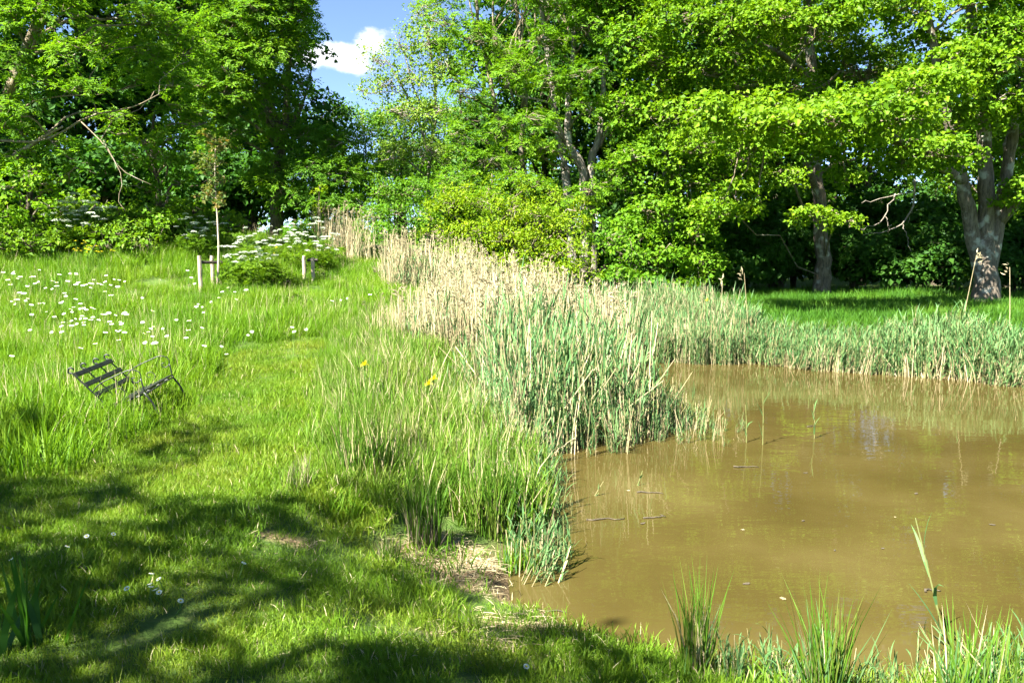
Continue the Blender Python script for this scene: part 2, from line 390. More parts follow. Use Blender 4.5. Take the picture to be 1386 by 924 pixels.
# ------------------------------------------------------------------ pond water
pw = POND + unit(POND - POND.mean(0)) * .35
wxs = np.linspace(-1, 11.5, 90); wys = np.linspace(3.2, 17.5, 90)
wv = np.stack([*[a.ravel() for a in np.meshgrid(wxs, wys)], np.full(8100, WATER)], 1)
wi = (np.arange(89)[:, None] * 90 + np.arange(89)[None]).ravel(); wq = np.stack([wi, wi + 1, wi + 91, wi + 90], 1)
cen = wv[wq].mean(1); wq = wq[sdist(POND, cen[:, 0], cen[:, 1]) < .75]
m, nt = mat('muddy_water')
geo = N(nt, 'ShaderNodeNewGeometry')
n1 = N(nt, 'ShaderNodeTexNoise'); n1.inputs['Scale'].default_value = .8; n1.inputs['Detail'].default_value = 6
n2 = N(nt, 'ShaderNodeTexNoise'); n2.inputs['Scale'].default_value = 3.2; n2.inputs['Detail'].default_value = 3
mp = N(nt, 'ShaderNodeMapping'); mp.inputs['Scale'].default_value = (.55, 1.5, 1)
L(nt, geo.outputs['Position'], n1.inputs['Vector']); L(nt, geo.outputs['Position'], mp.inputs['Vector']); L(nt, mp.outputs[0], n2.inputs['Vector'])
r1 = ramp(nt, [(.040, .0305, .0078), (.051, .0395, .0108), (.066, .052, .0165)], [.3, .5, .7]); L(nt, n1.outputs['Fac'], r1.inputs['Fac'])
pb = N(nt, 'ShaderNodeBsdfPrincipled'); pb.inputs['Roughness'].default_value = .02; pb.inputs['IOR'].default_value = 1.333
L(nt, r1.outputs[0], pb.inputs['Base Color'])
bp = N(nt, 'ShaderNodeBump'); bp.inputs['Strength'].default_value = .05; bp.inputs['Distance'].default_value = .05
L(nt, n2.outputs['Fac'], bp.inputs['Height']); L(nt, bp.outputs[0], pb.inputs['Normal'])
o_ = N(nt, 'ShaderNodeOutputMaterial'); L(nt, pb.outputs[0], o_.inputs['Surface'])
tag(obj('pond_water', mk('pond_water', wv, [wq], [m], smooth_sh=True)), 'muddy brown pond water with soft reflections', 'water', kind='structure')

# ------------------------------------------------------------------ leaves and trees
def leaf_verts(pos, axis, nrm, ln, wd, fold=.18, droop=.15):
    """(n,4,3) folded leaf: base, left, tip, right"""
    axis = unit(axis); side = unit(np.cross(nrm, axis)); nrm = np.cross(axis, side)
    ln = ln[:, None]; wd = wd[:, None]
    mid = pos + axis * ln * .45
    return np.stack([pos, mid + side * wd * .5 + nrm * wd * fold, pos + axis * ln - nrm * ln * droop, mid - side * wd * .5 + nrm * wd * fold], 1)
def sprig_broad(rng, n=14, r=.30, ln=.12, asp=.8, flat=.45):
    p = unit(rng.normal(size=(n, 3))) * (rng.random((n, 1)) ** .5) * r; p[:, 2] *= flat
    out = p.copy(); out[:, 2] *= .3
    ax = unit(unit(out) * .8 + rng.normal(size=(n, 3)) * .45 + [0, 0, -.12])
    nr = unit(np.array([0, 0, 1.]) + rng.normal(size=(n, 3)) * .42 + unit(out) * .25)
    l = ln * rng.uniform(.5, 1.4, n)
    return leaf_verts(p - ax * l[:, None] * .4, ax, nr, l, l * asp).reshape(-1, 3)
def sprig_ash(rng, n=5, rach=.26, ln=.098):
    out = []
    for k in range(n):
        a = rng.uniform(0, 2 * math.pi); e = rng.uniform(-.25, .7)
        d = np.array([math.cos(a) * math.cos(e), math.sin(a) * math.cos(e), math.sin(e)])
        sd_ = unit(np.cross(d, [0, 0, 1.])); L_ = rach * rng.uniform(.75, 1.2)
        for j, t in enumerate([.35, .55, .75, .95]):
            p = d * L_ * t + np.array([0, 0, -.22 * L_ * t * t])
            for s in (-1, 1):
                ax = unit(d * .55 + sd_ * s * .8 + rng.normal(size=3) * .12 + [0, 0, -.15])
                l = np.array([ln * rng.uniform(.8, 1.2)])
                out.append(leaf_verts(p[None], ax[None], unit(np.array([[0, 0, 1.]]) + rng.normal(size=(1, 3)) * .3), l, l * .42)[0])
        l = np.array([ln]); out.append(leaf_verts((d * L_ * 1.0)[None], d[None], np.array([[0, 0, 1.]]), l, l * .36)[0])
    return np.concatenate(out)
_r = np.random.default_rng(11)
SPRIG = {
    'oak': [sprig_broad(_r, 24, .31, .108, .85) for _ in range(8)],
    'maple': [sprig_broad(_r, 20, .32, .120, .85) for _ in range(8)],
    'ash': [sprig_ash(_r) for _ in range(8)],
    'small': [sprig_broad(_r, 24, .26, .07, .75, .7) for _ in range(8)],
    'back': [sprig_broad(_r, 11, .42, .21, .80, .6) for _ in range(8)],
    'bramble': [sprig_broad(_r, 12, .22, .11, .75, .5) for _ in range(6)],
    'sparse': [sprig_broad(_r, 14, .28, .10, .75, .8) for _ in range(8)],
}
def leaves(C, up, kind, rng, smin=.8, smax=1.25):
    S = SPRIG[kind]; n = len(C)
    up = unit(up); ref = unit(rng.normal(size=(n, 3))); t = unit(np.cross(up, ref)); b = np.cross(up, t)
    R = np.stack([t, b, up], 2); sc = rng.uniform(smin, smax, n); var = rng.integers(0, len(S), n)
    V = []
    for v in range(len(S)):
        k = np.nonzero(var == v)[0]
        if len(k): V.append((np.einsum('nij,kj->nki', R[k] * sc[k, None, None], S[v]) + C[k][:, None]).reshape(-1, 3))
    V = np.concatenate(V); q = np.arange(len(V) // 4)[:, None] * 4
    return V, np.concatenate([q + [0, 1, 2], q + [0, 2, 3]])
def lobe(px, py, D, rx, ry=None, rd=None, dens=1.0):
    """a mass of foliage: seen at a pixel of the photograph, D metres off, half sizes in pixels"""
    ry = ry or rx * .75; k = D / FPX
    return (P(px, py, D), np.array([rx * k, (rd or rx * k * .9), ry * k]), dens)
def tree(name, label, cat, base, stems, lobes, kind, lmat, bark, group=None, seed=1, twigmat='twig', leafdens=1.0, sides=9, hang=.25, limb_r=1.0, smin=.8, smax=1.25, twigfrac=.45, limbs=True):
    rng = np.random.default_rng(seed)
    base = np.asarray(base, float); root = empty(name, base)
    tag(root, label, cat, group)
    T = Acc(); B = Acc(); SP = []; SR = []
    for pts, r0, r1 in stems:
        n = max(8, int(np.linalg.norm(np.diff(np.asarray(pts), axis=0), axis=1).sum() / .35))
        p = spline(pts, n); p[1:-1] += rng.normal(size=(n - 2, 3)) * r0 * .10
        t = np.linspace(0, 1, n); rr = r0 * (1 - t) + r1 * t
        if abs(pts[0][2] - base[2]) < .5: rr = rr * (1 + .45 * np.exp(-t * np.linalg.norm(np.asarray(pts[-1]) - pts[0]) / .45))
        rr = rr * (1 + rng.normal(size=n) * .035)
        T.add(*tube(p, rr, sides)); SP.append(p); SR.append(rr)
    SPc = np.concatenate(SP); SRc = np.concatenate(SR)
    CC = []; UU = []; tw = []; twr = []
    for c, r, dens in lobes:
        area = 4.2 * (r[0] * r[1] + r[0] * r[2] + r[1] * r[2]); n = max(6, int(area * 4.6 * dens * leafdens))
        d = unit(rng.normal(size=(n, 3))); d[:, 2] = np.abs(d[:, 2]) * np.where(rng.random(n) < .72, 1, -1)
        rad = rng.random(n) ** .33; rad = .35 + .65 * rad
        wob = 1 + .28 * np.sin(d[:, 0] * 5 + c[0] * 3) * np.cos(d[:, 1] * 4 + d[:, 2] * 5 + c[2])
        q = c + d * r * (rad * wob)[:, None]
        dist = np.linalg.norm(SPc - c, axis=1) + 2.5 * np.maximum(0, SPc[:, 2] - c[2] + .3 * np.linalg.norm((SPc - c)[:, :2], axis=1))
        j = int(np.argmin(dist)); a = SPc[j]; Ld = np.linalg.norm(c - a)
        mid = a * .5 + c * .5 + np.array([0, 0, .12 * Ld]) + rng.normal(size=3) * .06 * Ld
        lp = spline([a, mid, c + rng.normal(size=3) * .1 * r, c + (c - a) / (Ld + .01) * r * .6], 10)
        lp[1:-1] += rng.normal(size=(8, 3)) * .025 * Ld
        lr = np.linspace(min(SRc[j] * .7, .055, .012 + .008 * Ld + .003 * math.sqrt(n)) * limb_r, .010, 10)
        if Ld > 3 and c[2] < base[2] + 4.2: lr = np.minimum(lr, .022)
        if limbs: B.add(*tube(lp, lr, 6))
        k = max(3, int(n * twigfrac)); sel = rng.choice(n, k, replace=False)
        src = lp[rng.integers(4, 10, k)]; e = q[sel]
        m1 = src * .55 + e * .45 + rng.normal(size=(k, 3)) * .09 + [0, 0, .05]
        tw.append(np.stack([src, m1, e], 1)); twr.append(np.tile([.014, .010, .004], (k, 1)))
        CC.append(q); UU.append(np.array([0, 0, 1.]) + d * .55 + rng.normal(size=(n, 3)) * hang)
    Vt, Ft = tubes(np.concatenate(tw), np.concatenate(twr)); B.add(Vt, Ft)
    C = np.concatenate(CC); U = np.concatenate(UU)
    Vl, Fl = leaves(C, U, kind, rng, smin, smax)
    obj('trunk', T.mesh('trunk', [M[bark]], base, True), root)
    obj('branches', B.mesh('branches', [M[twigmat]], base, True), root)
    obj('crown', mk('crown', Vl - base, [Fl], [M[lmat]]), root)
    return root
def children(o): return [c for c in bpy.data.objects if c.parent == o]
def copy_tree(root, kids, loc, rz, s, label, group=None):
    r = root.copy(); COL.objects.link(r); r.location = tuple(float(v) for v in loc); r.rotation_euler = (0, 0, rz); r.scale = (s, s, s)
    r['label'] = label
    if group: r['group'] = group
    for ch in kids:
        c = ch.copy(); COL.objects.link(c); c.parent = r
    return r
def gpt(px, D):
    x = P(px, 340, D)[0]; return np.array([x, D, h1(x, D)])

# --- the large pale-barked tree by the far bank
b = np.array([*P(1335, 418, 22)[:2], 0]); b[2] = h1(b[0], b[1]) - .1
tree('broadleaf_tree', 'large tree with thick forked grey trunk on the far pond bank', 'tree', b, [
    ([b, P(1333, 375, 22), P(1335, 335, 22), P(1337, 300, 22)], .33, .20),
    ([P(1332, 378, 22), P(1313, 300, 22), P(1300, 235, 21.8), P(1282, 160, 21.5), P(1262, 60, 21.2), P(1240, -60, 21)], .23, .07),
    ([P(1335, 372, 22), P(1335, 245, 22), P(1330, 170, 22), P(1318, 70, 22), P(1310, -40, 22.2), P(1318, -140, 22.3)], .24, .07),
    ([P(1336, 378, 22), P(1354, 290, 22), P(1362, 240, 22.1), P(1372, 170, 22), P(1392, 80, 22), P(1420, -40, 22)], .22, .07),
    ([P(1304, 245, 21.8), P(1240, 205, 20.8), P(1170, 180, 19.8), P(1090, 172, 19.2), P(1020, 175, 19)], .13, .03),
    ([P(1240, 205, 20.8), P(1190, 178, 19), P(1120, 170, 17.4), P(1040, 172, 16.8), P(970, 155, 16.9)], .09, .02),
    ([P(1352, 300, 22), P(1385, 262, 21.6), P(1425, 225, 21), P(1470, 180, 20.5)], .17, .06)],
    [lobe(960, 150, 17, 40, 16, 1.2), lobe(1010, 168, 16.8, 44, 16, 1.2), lobe(1060, 172, 16.6, 44, 16, 1.2), lobe(1115, 165, 16.8, 46, 17, 1.3), lobe(1165, 150, 17, 46, 18, 1.3), lobe(1210, 165, 17.4, 44, 18, 1.2), lobe(1250, 120, 17.6, 46, 20, 1.2), lobe(990, 172, 19, 42, 22), lobe(1040, 152, 19, 45, 24), lobe(1092, 160, 19, 46, 24), lobe(1145, 150, 19.2, 46, 26), lobe(1190, 175, 19.4, 42, 22), lobe(1128, 192, 18.8, 30, 17), lobe(1070, 190, 18.8, 40, 16), lobe(1020, 200, 19, 32, 15), lobe(1000, 262, 19.4, 28, 18), lobe(975, 285, 19.4, 24, 13), lobe(1028, 285, 19.5, 18, 12), lobe(1145, 240, 19.4, 26, 13), lobe(1180, 205, 19.4, 30, 16), lobe(1110, 215, 19.6, 34, 14, None, .7),
     lobe(1260, 208, 20, 52, 26), lobe(1222, 225, 19.8, 30, 18), lobe(1225, 128, 20.2, 48, 26), lobe(1285, 112, 20, 45, 28), lobe(1320, 160, 20.3, 40, 22),
     lobe(1362, 92, 20, 45, 30), lobe(1385, 40, 20.4, 45, 30), lobe(1390, 150, 20.6, 34, 24), lobe(1300, 215, 20.3, 30, 16), lobe(1345, 140, 20.4, 36, 20), lobe(1355, 45, 20.4, 40, 22), lobe(1300, 75, 20.2, 34, 18), lobe(1190, 0, 20.8, 50, 16), lobe(1232, 22, 21.2, 42, 24, None, 1.2), lobe(1262, 62, 21.6, 34, 20, None, .9), lobe(1250, -50, 21.4, 50, 30, None, .7), lobe(1335, 0, 20.5, 50, 24),
     lobe(1305, 250, 22.6, 40, 20, None, .6), lobe(1400, 260, 21, 45, 25), lobe(1330, -70, 21, 70, 45), lobe(1420, -40, 21.5, 80, 50), lobe(1430, 60, 21, 60, 50), lobe(1450, 160, 20.6, 60, 50),
     lobe(1290, -150, 21.5, 100, 50), lobe(1390, -150, 22, 90, 50), lobe(1340, -110, 24, 110, 60), lobe(1270, 110, 24.5, 60, 40, None, .7), lobe(1390, 190, 24.5, 70, 50), lobe(1500, 0, 22, 60, 70)],
    'oak', 'oak_leaf', 'bark_oak', seed=21, group=None, leafdens=1.75)
# --- the tree left of it whose sprays reach out over the water
b = gpt(1115, 28); b[2] -= .1
tree('broadleaf_tree', 'tree with slim grey trunk and wide level lime green sprays above the far bank', 'tree', b, [
    ([b, P(1114, 340, 28), P(1106, 260, 28), P(1103, 180, 28), P(1098, 90, 28), P(1090, -30, 28), P(1085, -150, 28)], .28, .10),
    ([P(1106, 260, 28), P(1080, 200, 26.5), P(1030, 160, 25)], .12, .05),
    ([P(1100, 110, 28), P(1050, 70, 26), P(980, 45, 24.5)], .13, .05)],
    [lobe(945, 205, 24, 44, 30), lobe(1100, 292, 24, 30, 12), lobe(1150, 300, 24.4, 24, 10), lobe(1060, 240, 24.4, 34, 18, None, .8), lobe(1010, 130, 24.4, 50, 30, None, .7), lobe(1070, 120, 24.6, 44, 24, None, .6), lobe(965, 285, 23.8, 34, 20), lobe(1010, 210, 24.2, 44, 24, None, .8),
     lobe(925, 30, 24, 48, 30), lobe(985, 42, 23.6, 50, 28), lobe(1045, 30, 23.5, 50, 26), lobe(1105, 38, 23.6, 45, 22), lobe(1150, 15, 23.8, 45, 24), lobe(1000, 80, 23.8, 40, 18), lobe(950, 95, 24.5, 45, 24, None, .8),
     lobe(890, 90, 25, 40, 34), lobe(905, 160, 25, 40, 34), lobe(960, -40, 24.5, 90, 40), lobe(1080, -50, 24.5, 90, 40), lobe(1180, -60, 25.5, 80, 40), lobe(1060, -130, 26, 120, 50), lobe(1010, 110, 29, 60, 50), lobe(1160, 100, 30, 70, 45), lobe(1100, 50, 30, 80, 50), lobe(1210, 190, 30, 60, 40, None, .8)],
    'oak', 'oak_leaf', 'bark_oak', seed=22, leafdens=1.6)
# --- dense maple left of the sprays
b = gpt(905, 28)
tree('maple_tree', 'dense mid green maple behind the reeds, between the pale stems and the lime sprays', 'tree', b, [
    ([b, P(905, 250, 28), P(900, 150, 28), P(890, 40, 28), P(880, -80, 28)], .22, .07)],
    [lobe(x, y, D, rx, ry) for x, y, D, rx, ry in [(850, 60, 25.5, 45, 36), (905, 120, 26, 45, 38), (855, 150, 25.5, 40, 34), (900, 200, 25.4, 42, 34), (860, 225, 25, 40, 30), (930, 255, 25.4, 38, 28), (880, 290, 24.6, 40, 28), (935, 320, 24.6, 34, 24), (850, 320, 24, 34, 26), (890, 350, 24, 40, 24), (955, 360, 24.6, 36, 22), (820, 10, 26, 46, 36), (890, 10, 26, 46, 36), (840, -70, 26, 70, 45), (910, -80, 27, 70, 45), (960, 150, 28, 50, 50), (980, 240, 28, 50, 50), (840, 380, 23.4, 34, 16), (905, 390, 23.4, 30, 14)]],
    'maple', 'maple_leaf', 'bark_grey', seed=23, leafdens=1.6)
# --- pale leaning ash stems in the middle
b = gpt(780, 27); b[2] -= .1
tree('ash_tree', 'cluster of pale grey leaning ash stems behind the yellow green thicket', 'tree', b, [
    ([b, P(768, 262, 27), P(763, 215, 27), P(755, 175, 27), P(748, 120, 27.2), P(735, 20, 27.4), P(730, -100, 27.5)], .17, .06),
    ([b + [.3, 0, 0], P(790, 240, 26.6), P(772, 200, 26.5), P(768, 150, 26.6), P(775, 80, 26.8), P(778, -10, 27), P(770, -120, 27)], .16, .05),
    ([b + [.6, .1, 0], P(800, 232, 26.8), P(811, 190, 26.7), P(815, 140, 26.8), P(822, 60, 27), P(830, -40, 27.2)], .15, .05),
    ([P(765, 190, 26.6), P(752, 160, 26.4), P(745, 140, 26.2), P(700, 130, 26)], .06, .03),
    ([P(812, 200, 26.7), P(826, 165, 26.4), P(842, 130, 26.2)], .05, .02)],
    [lobe(*t) for t in [(745, 115, 25.6, 36, 22), (790, 105, 25.4, 34, 20), (725, 165, 25.4, 30, 18), (795, 150, 25.4, 22, 16), (840, 175, 25.6, 22, 18), (740, 205, 25.4, 26, 14), (712, 200, 25.4, 20, 14), (715, 255, 24.8, 36, 18), (760, 275, 24.6, 30, 16), (690, 250, 25, 26, 16), (800, 262, 24.8, 30, 18), (835, 230, 25, 26, 20), (800, 40, 25.8, 40, 26), (740, 60, 25.8, 36, 24), (850, 20, 26, 40, 30), (700, 100, 26, 34, 24), (770, -30, 26, 80, 40), (820, -90, 27, 90, 50), (700, -20, 26.5, 50, 36, None, .5)]],
    'ash', 'maple_leaf', 'bark_grey', seed=24, leafdens=1.5, twigfrac=.6)
# --- the taller twiggy ash left of it, brown bare shoots in its top
b = gpt(715, 30); 
st = [([b, P(712, 260, 30), P(705, 200, 30), P(712, 120, 30), P(702, 40, 30), P(690, -80, 30)], .15, .05),
      ([b + [-.4, 0, 0], P(690, 220, 29.5), P(672, 150, 29.5), P(660, 90, 29.6), P(645, 10, 29.8), P(640, -80, 30)], .13, .04)]
for k in range(13):
    x0 = 700 + random.uniform(-25, 25); st.append(([P(x0, 110 + random.uniform(-30, 40), 29.4), P(x0 + random.uniform(-40, 60), 40, 29), P(x0 + random.uniform(-70, 130), -60, 29)], .05, .015))
tree('ash_tree', 'tall ash with bare brown upright shoots in its top', 'tree', b, st,
    [lobe(*t) for t in [(640, 60, 28.5, 34, 30, None, .7), (600, 30, 28.5, 30, 30, None, .7), (630, 130, 28.4, 34, 26, None, .8), (675, 180, 28.4, 30, 24, None, .8), (660, 225, 28, 36, 24), (620, 190, 28.2, 26, 26, None, .8), (690, 80, 28.6, 34, 24, None, .6), (740, 20, 28.6, 40, 26, None, .5), (620, 250, 27.6, 34, 22), (660, 275, 27, 36, 20), (600, -20, 29, 40, 30, None, .5), (670, -30, 29, 60, 36, None, .45), (760, -30, 29, 60, 40, None, .5)]],
    'ash', 'ash_leaf', 'twig', seed=25, leafdens=1.5, twigfrac=.6)
# --- sparse tree against the sky
b = gpt(580, 31)
tree('sparse_tree', 'thin sparse-leaved tree with pale stem standing against the blue sky gap', 'tree', b, [
    ([b, P(580, 260, 31), P(583, 200, 31), P(590, 150, 31), P(585, 90, 31), P(575, 30, 31)], .09, .03),
    ([P(582, 215, 31), P(565, 160, 30.6), P(540, 110, 30.4), P(515, 70, 30.2)], .06, .015),
    ([P(586, 170, 31), P(560, 120, 30.5), P(545, 60, 30.4)], .05, .015),
    ([P(578, 240, 31), P(545, 215, 30.3), P(505, 220, 30)], .05, .015)],
    [lobe(*t) for t in [(515, 85, 30, 26, 26, None, .42), (545, 70, 30, 26, 30, None, .48), (530, 120, 30, 34, 22, None, .46), (500, 125, 30, 24, 16, None, .42), (565, 115, 30, 30, 26, None, .6), (580, 60, 30.2, 30, 34, None, .65), (600, 100, 30.2, 30, 26, None, .7), (545, 155, 30, 40, 16, None, .6), (590, 160, 30, 30, 24, None, .7), (570, 20, 30.5, 30, 24, None, .6), (580, 215, 30, 44, 26, None, .9), (530, 210, 30, 30, 20, None, .8), (595, -20, 30.5, 30, 30, None, .6)]],
    'sparse', 'pale_leaf', 'bark_grey', seed=26, leafdens=2.1, twigfrac=.6, limb_r=.6, twigmat='bark_grey')
# --- far rounded trees under the sky gap
for k, (px, D, lab, rows) in enumerate([
        (440, 42, 'rounded green tree in the far gap, under the blue sky', [(415, 175, 30), (455, 165, 34), (440, 205, 40), (480, 195, 34), (410, 225, 36), (460, 245, 40), (500, 235, 34), (430, 270, 40), (490, 275, 40)]),
        (545, 44, 'olive tinged tree just behind the thin sparse tree', [(500, 175, 28), (530, 165, 30), (565, 160, 34), (550, 200, 36), (600, 175, 36), (590, 220, 40), (530, 240, 38), (620, 220, 40), (640, 160, 40), (570, 270, 44), (640, 270, 44)])]):
    b = gpt(px, D)
    tree('far_tree', lab, 'tree', b, [([b, P(px, 250, D), P(px, 190, D)], .25, .08)], [lobe(x, y, D + random.uniform(-2, 1), r, r * .8) for x, y, r in rows], 'small', ['mid_leaf', 'pale_leaf'][k] if k == 0 else 'mid_leaf', 'bark_dark', seed=30 + k, smin=1.4, smax=2.1, leafdens=1.0)
# --- bright bush with a narrow leafy column in front of the gap
b = gpt(425, 27)
tree('bright_bush', 'bright green bushy tree at the end of the meadow below the sky gap', 'tree', b, [([b, P(425, 260, 27), P(425, 200, 27)], .1, .04), ([b, P(470, 270, 27), P(480, 220, 27)], .08, .03)],
    [lobe(*t) for t in [(415, 190, 26.4, 30, 26), (450, 200, 26.6, 30, 26), (420, 235, 26, 34, 26), (460, 245, 26.2, 34, 26), (440, 285, 25.8, 36, 24), (480, 285, 26, 30, 22), (490, 240, 27, 30, 24), (400, 275, 26, 26, 24), (410, 315, 25.4, 24, 16), (460, 310, 25.6, 30, 14)]], 'ash', 'mid_leaf', 'bark_dark', seed=33, leafdens=1.7)
b = gpt(431, 23.5)
tree('climber_column', 'narrow column of yellow green climbing leaves beside the dead reeds', 'shrub', b, [([b, P(431, 300, 23.5), P(433, 250, 23.5)], .04, .02)],
    [lobe(432, 262, 23.4, 11, 16, .25), lobe(430, 288, 23.4, 13, 16, .28), lobe(432, 315, 23.4, 13, 16, .28), lobe(430, 338, 23.4, 12, 12, .28)], 'bramble', 'thorn_leaf', 'bark_dark', seed=34, leafdens=2.0, smin=.5, smax=.8)
# --- left: big ash with dark ivy-clad trunk next to the sky gap
b = gpt(375, 27); b[2] -= .1
tree('ash_tree', 'big ash with dark ivy-clad trunk beside the sky gap', 'tree', b, [
    ([b, P(375, 270, 27), P(378, 210, 27), P(372, 160, 27), P(355, 110, 27), P(340, 60, 27), P(320, -20, 27), P(310, -120, 27)], .21, .08),
    ([P(378, 205, 27), P(388, 160, 27), P(390, 110, 27), P(392, 50, 27), P(398, -40, 27)], .15, .05),
    ([P(374, 170, 27), P(345, 150, 26.6), P(330, 130, 26.2), P(300, 90, 26)], .11, .04),
    ([P(380, 195, 27), P(410, 140, 26.8), P(422, 90, 26.6)], .07, .02)],
    [lobe(*t) for t in [(310, 40, 25, 42, 30), (350, 20, 25, 40, 28), (395, 20, 25.4, 30, 28), (405, 70, 25.6, 24, 24, None, .8), (365, 75, 25, 36, 26), (325, 85, 24.8, 36, 26), (290, 75, 24.8, 34, 26), (270, 120, 24.8, 40, 26), (315, 130, 24.8, 34, 24), (345, 155, 25.4, 24, 18, None, .6), (405, 115, 26, 20, 18, None, .6), (285, 160, 25, 36, 20), (360, -40, 25.4, 70, 40), (400, -30, 26, 34, 36), (300, -40, 25.4, 70, 40), (300, 190, 25.6, 34, 18, None, .7), (395, 150, 26.4, 20, 16, None, .5), (375, 185, 26.3, 22, 18, None, .8), (368, 225, 26.2, 24, 20, None, .9), (380, 262, 26, 26, 20), (350, 250, 26, 26, 20, None, .8), (382, 120, 26, 22, 18, None, .7), (350, 115, 25.6, 24, 18, None, .7), (410, 30, 26.6, 22, 26)]],
    'ash', 'ash_leaf', 'bark_dark', seed=41, leafdens=2.5, twigfrac=.4)
# --- left: spreading tree with long bare branches
b = np.array([-13.6, 19.5, 0]); b[2] = h1(b[0], b[1]) - .1
tree('spreading_tree', 'spreading tree at the meadow corner with pale forked limbs and long bare branches', 'tree', b, [
    ([b, P(-30, 260, 19.5), P(-5, 170, 19.5), P(20, 100, 19.5), P(45, 40, 19.5), P(70, -40, 19.5), P(80, -140, 20)], .15, .06),
    ([P(12, 130, 19.5), P(30, 85, 19.3), P(48, 60, 19.2), P(62, 10, 19.2)], .09, .03),
    ([P(-5, 180, 19.5), P(40, 140, 19), P(90, 130, 18.8), P(140, 128, 18.6)], .028, .010),
    ([P(-5, 190, 19.5), P(60, 190, 19), P(120, 158, 18.8), P(180, 145, 18.8), P(215, 128, 18.8)], .032, .010),
    ([P(110, 165, 18.8), P(140, 195, 18.5), P(165, 230, 18.4), P(205, 250, 18.2)], .014, .006),
    ([P(140, 190, 18.5), P(165, 240, 18.3), P(160, 270, 18.2), P(170, 285, 18.1)], .011, .005),
    ([P(20, 210, 19.4), P(60, 185, 19), P(85, 172, 18.8)], .06, .02)],
    [lobe(t[0], t[1], t[2] + (2.6 if t[0] > 130 else 0), *t[3:]) for t in [(20, 30, 18.4, 40, 26), (75, 25, 18.4, 34, 24), (20, 85, 18.4, 36, 22), (95, 75, 18.2, 34, 22), (110, 122, 18, 24, 16), (140, 60, 18.4, 34, 24), (185, 30, 18.4, 36, 26), (200, 80, 18.2, 34, 24), (230, 115, 18.2, 30, 20), (60, 120, 18.6, 34, 18, None, .7), (180, 110, 18.8, 30, 18, None, .7), (30, 155, 18.6, 34, 20, None, .8), (225, 40, 18.8, 34, 28), (80, -30, 18.6, 70, 36), (60, -100, 19, 80, 50), (-20, 0, 18.6, 50, 40), (-40, 110, 18.8, 50, 40), (150, 160, 18.8, 30, 16, None, .5), (90, 210, 19.2, 30, 18, None, .4), (250, 75, 19.5, 34, 26), (240, 160, 19.5, 34, 22, None, .8)]],
    'ash', 'ash_leaf', 'twig', seed=42, leafdens=2.5, twigfrac=.35, smin=.7, smax=1.05)
# --- low leafy sycamore sprays at the meadow edge
b = gpt(40, 20.5)
tree('sycamore_tree', 'low sycamore at the meadow edge with bright leaf sprays close to the ground', 'tree', b, [([b, P(40, 260, 20.5), P(45, 200, 20.5)], .10, .04)],
    [lobe(*t) for t in [(25, 215, 19.4, 34, 18), (60, 250, 19, 24, 12), (15, 255, 19, 26, 14), (40, 232, 19.2, 30, 14), (8, 290, 18.8, 26, 12), (65, 280, 18.6, 18, 9), (100, 235, 19.4, 26, 14, None, .7), (20, 180, 19.8, 36, 18), (75, 195, 20, 30, 16, None, .7), (-40, 230, 19.6, 44, 40)]],
    'maple', 'maple_leaf', 'bark_dark', seed=43, leafdens=1.7, smin=.6, smax=.95)
b = gpt(215, 22)
tree('sycamore_tree', 'young sycamore with tiers of light leaves behind the staked sapling', 'tree', b, [([b, P(215, 260, 22), P(205, 200, 22), P(210, 150, 22)], .09, .03)],
    [lobe(*t) for t in [(200, 195, 21, 26, 12), (220, 220, 20.8, 28, 11), (190, 255, 20.6, 26, 12), (225, 275, 20.4, 26, 11), (205, 290, 20.2, 26, 10), (240, 250, 20.8, 26, 13), (235, 190, 21.2, 28, 14), (175, 215, 21, 20, 10), (250, 215, 21.4, 24, 13), (265, 170, 22, 26, 14), (215, 300, 20, 30, 9), (160, 180, 21.6, 26, 12, None, .7)]],
    'maple', 'maple_leaf', 'bark_dark', seed=44, leafdens=1.7, smin=.6, smax=.95)
# --- yellow green thicket behind the reeds
b = gpt(700, 22.5)
tree('thorn_thicket', 'yellow green hawthorn thicket rising behind the pale dead reeds', 'shrub', b, [([b, P(690, 330, 22.5), P(660, 280, 22.5)], .07, .03), ([b, P(730, 330, 22.5), P(760, 290, 22.5)], .07, .03), ([b, P(640, 320, 22.5), P(600, 280, 22.7)], .06, .02)],
    [lobe(*t) for t in [(610, 285, 22.4, 34, 22), (650, 280, 22.2, 34, 22), (690, 290, 22, 36, 22), (730, 300, 21.8, 34, 22), (770, 312, 21.8, 34, 24), (640, 315, 21.8, 34, 20), (680, 325, 21.6, 36, 20), (720, 335, 21.4, 36, 22), (765, 345, 21.2, 36, 22), (620, 345, 21.8, 34, 18), (790, 370, 21, 26, 18), (690, 358, 21.2, 40, 18), (745, 372, 20.8, 40, 16), (590, 320, 22.4, 26, 22), (665, 255, 22.6, 12, 16), (705, 262, 22.4, 10, 18), (745, 268, 22.2, 14, 14), (630, 258, 22.6, 10, 14), (785, 285, 22, 12, 18), (600, 262, 22.8, 12, 14), (725, 280, 22.3, 8, 16)]],
    'small', 'thorn_leaf', 'bark_dark', seed=51, leafdens=2.2)
b = gpt(535, 24)
tree('hawthorn_shrub', 'softer green hawthorn between the two patches of far dead reeds', 'shrub', b, [([b, P(535, 300, 24), P(530, 270, 24)], .06, .02)],
    [lobe(*t) for t in [(520, 265, 23.6, 28, 18), (555, 262, 23.8, 30, 18), (505, 295, 23.4, 26, 18), (540, 292, 23.2, 30, 18), (575, 300, 23.2, 28, 18), (520, 318, 23, 30, 14), (580, 265, 24.4, 26, 16)]],
    'small', 'mid_leaf', 'bark_dark', seed=52, leafdens=2.0)
b = gpt(830, 22)
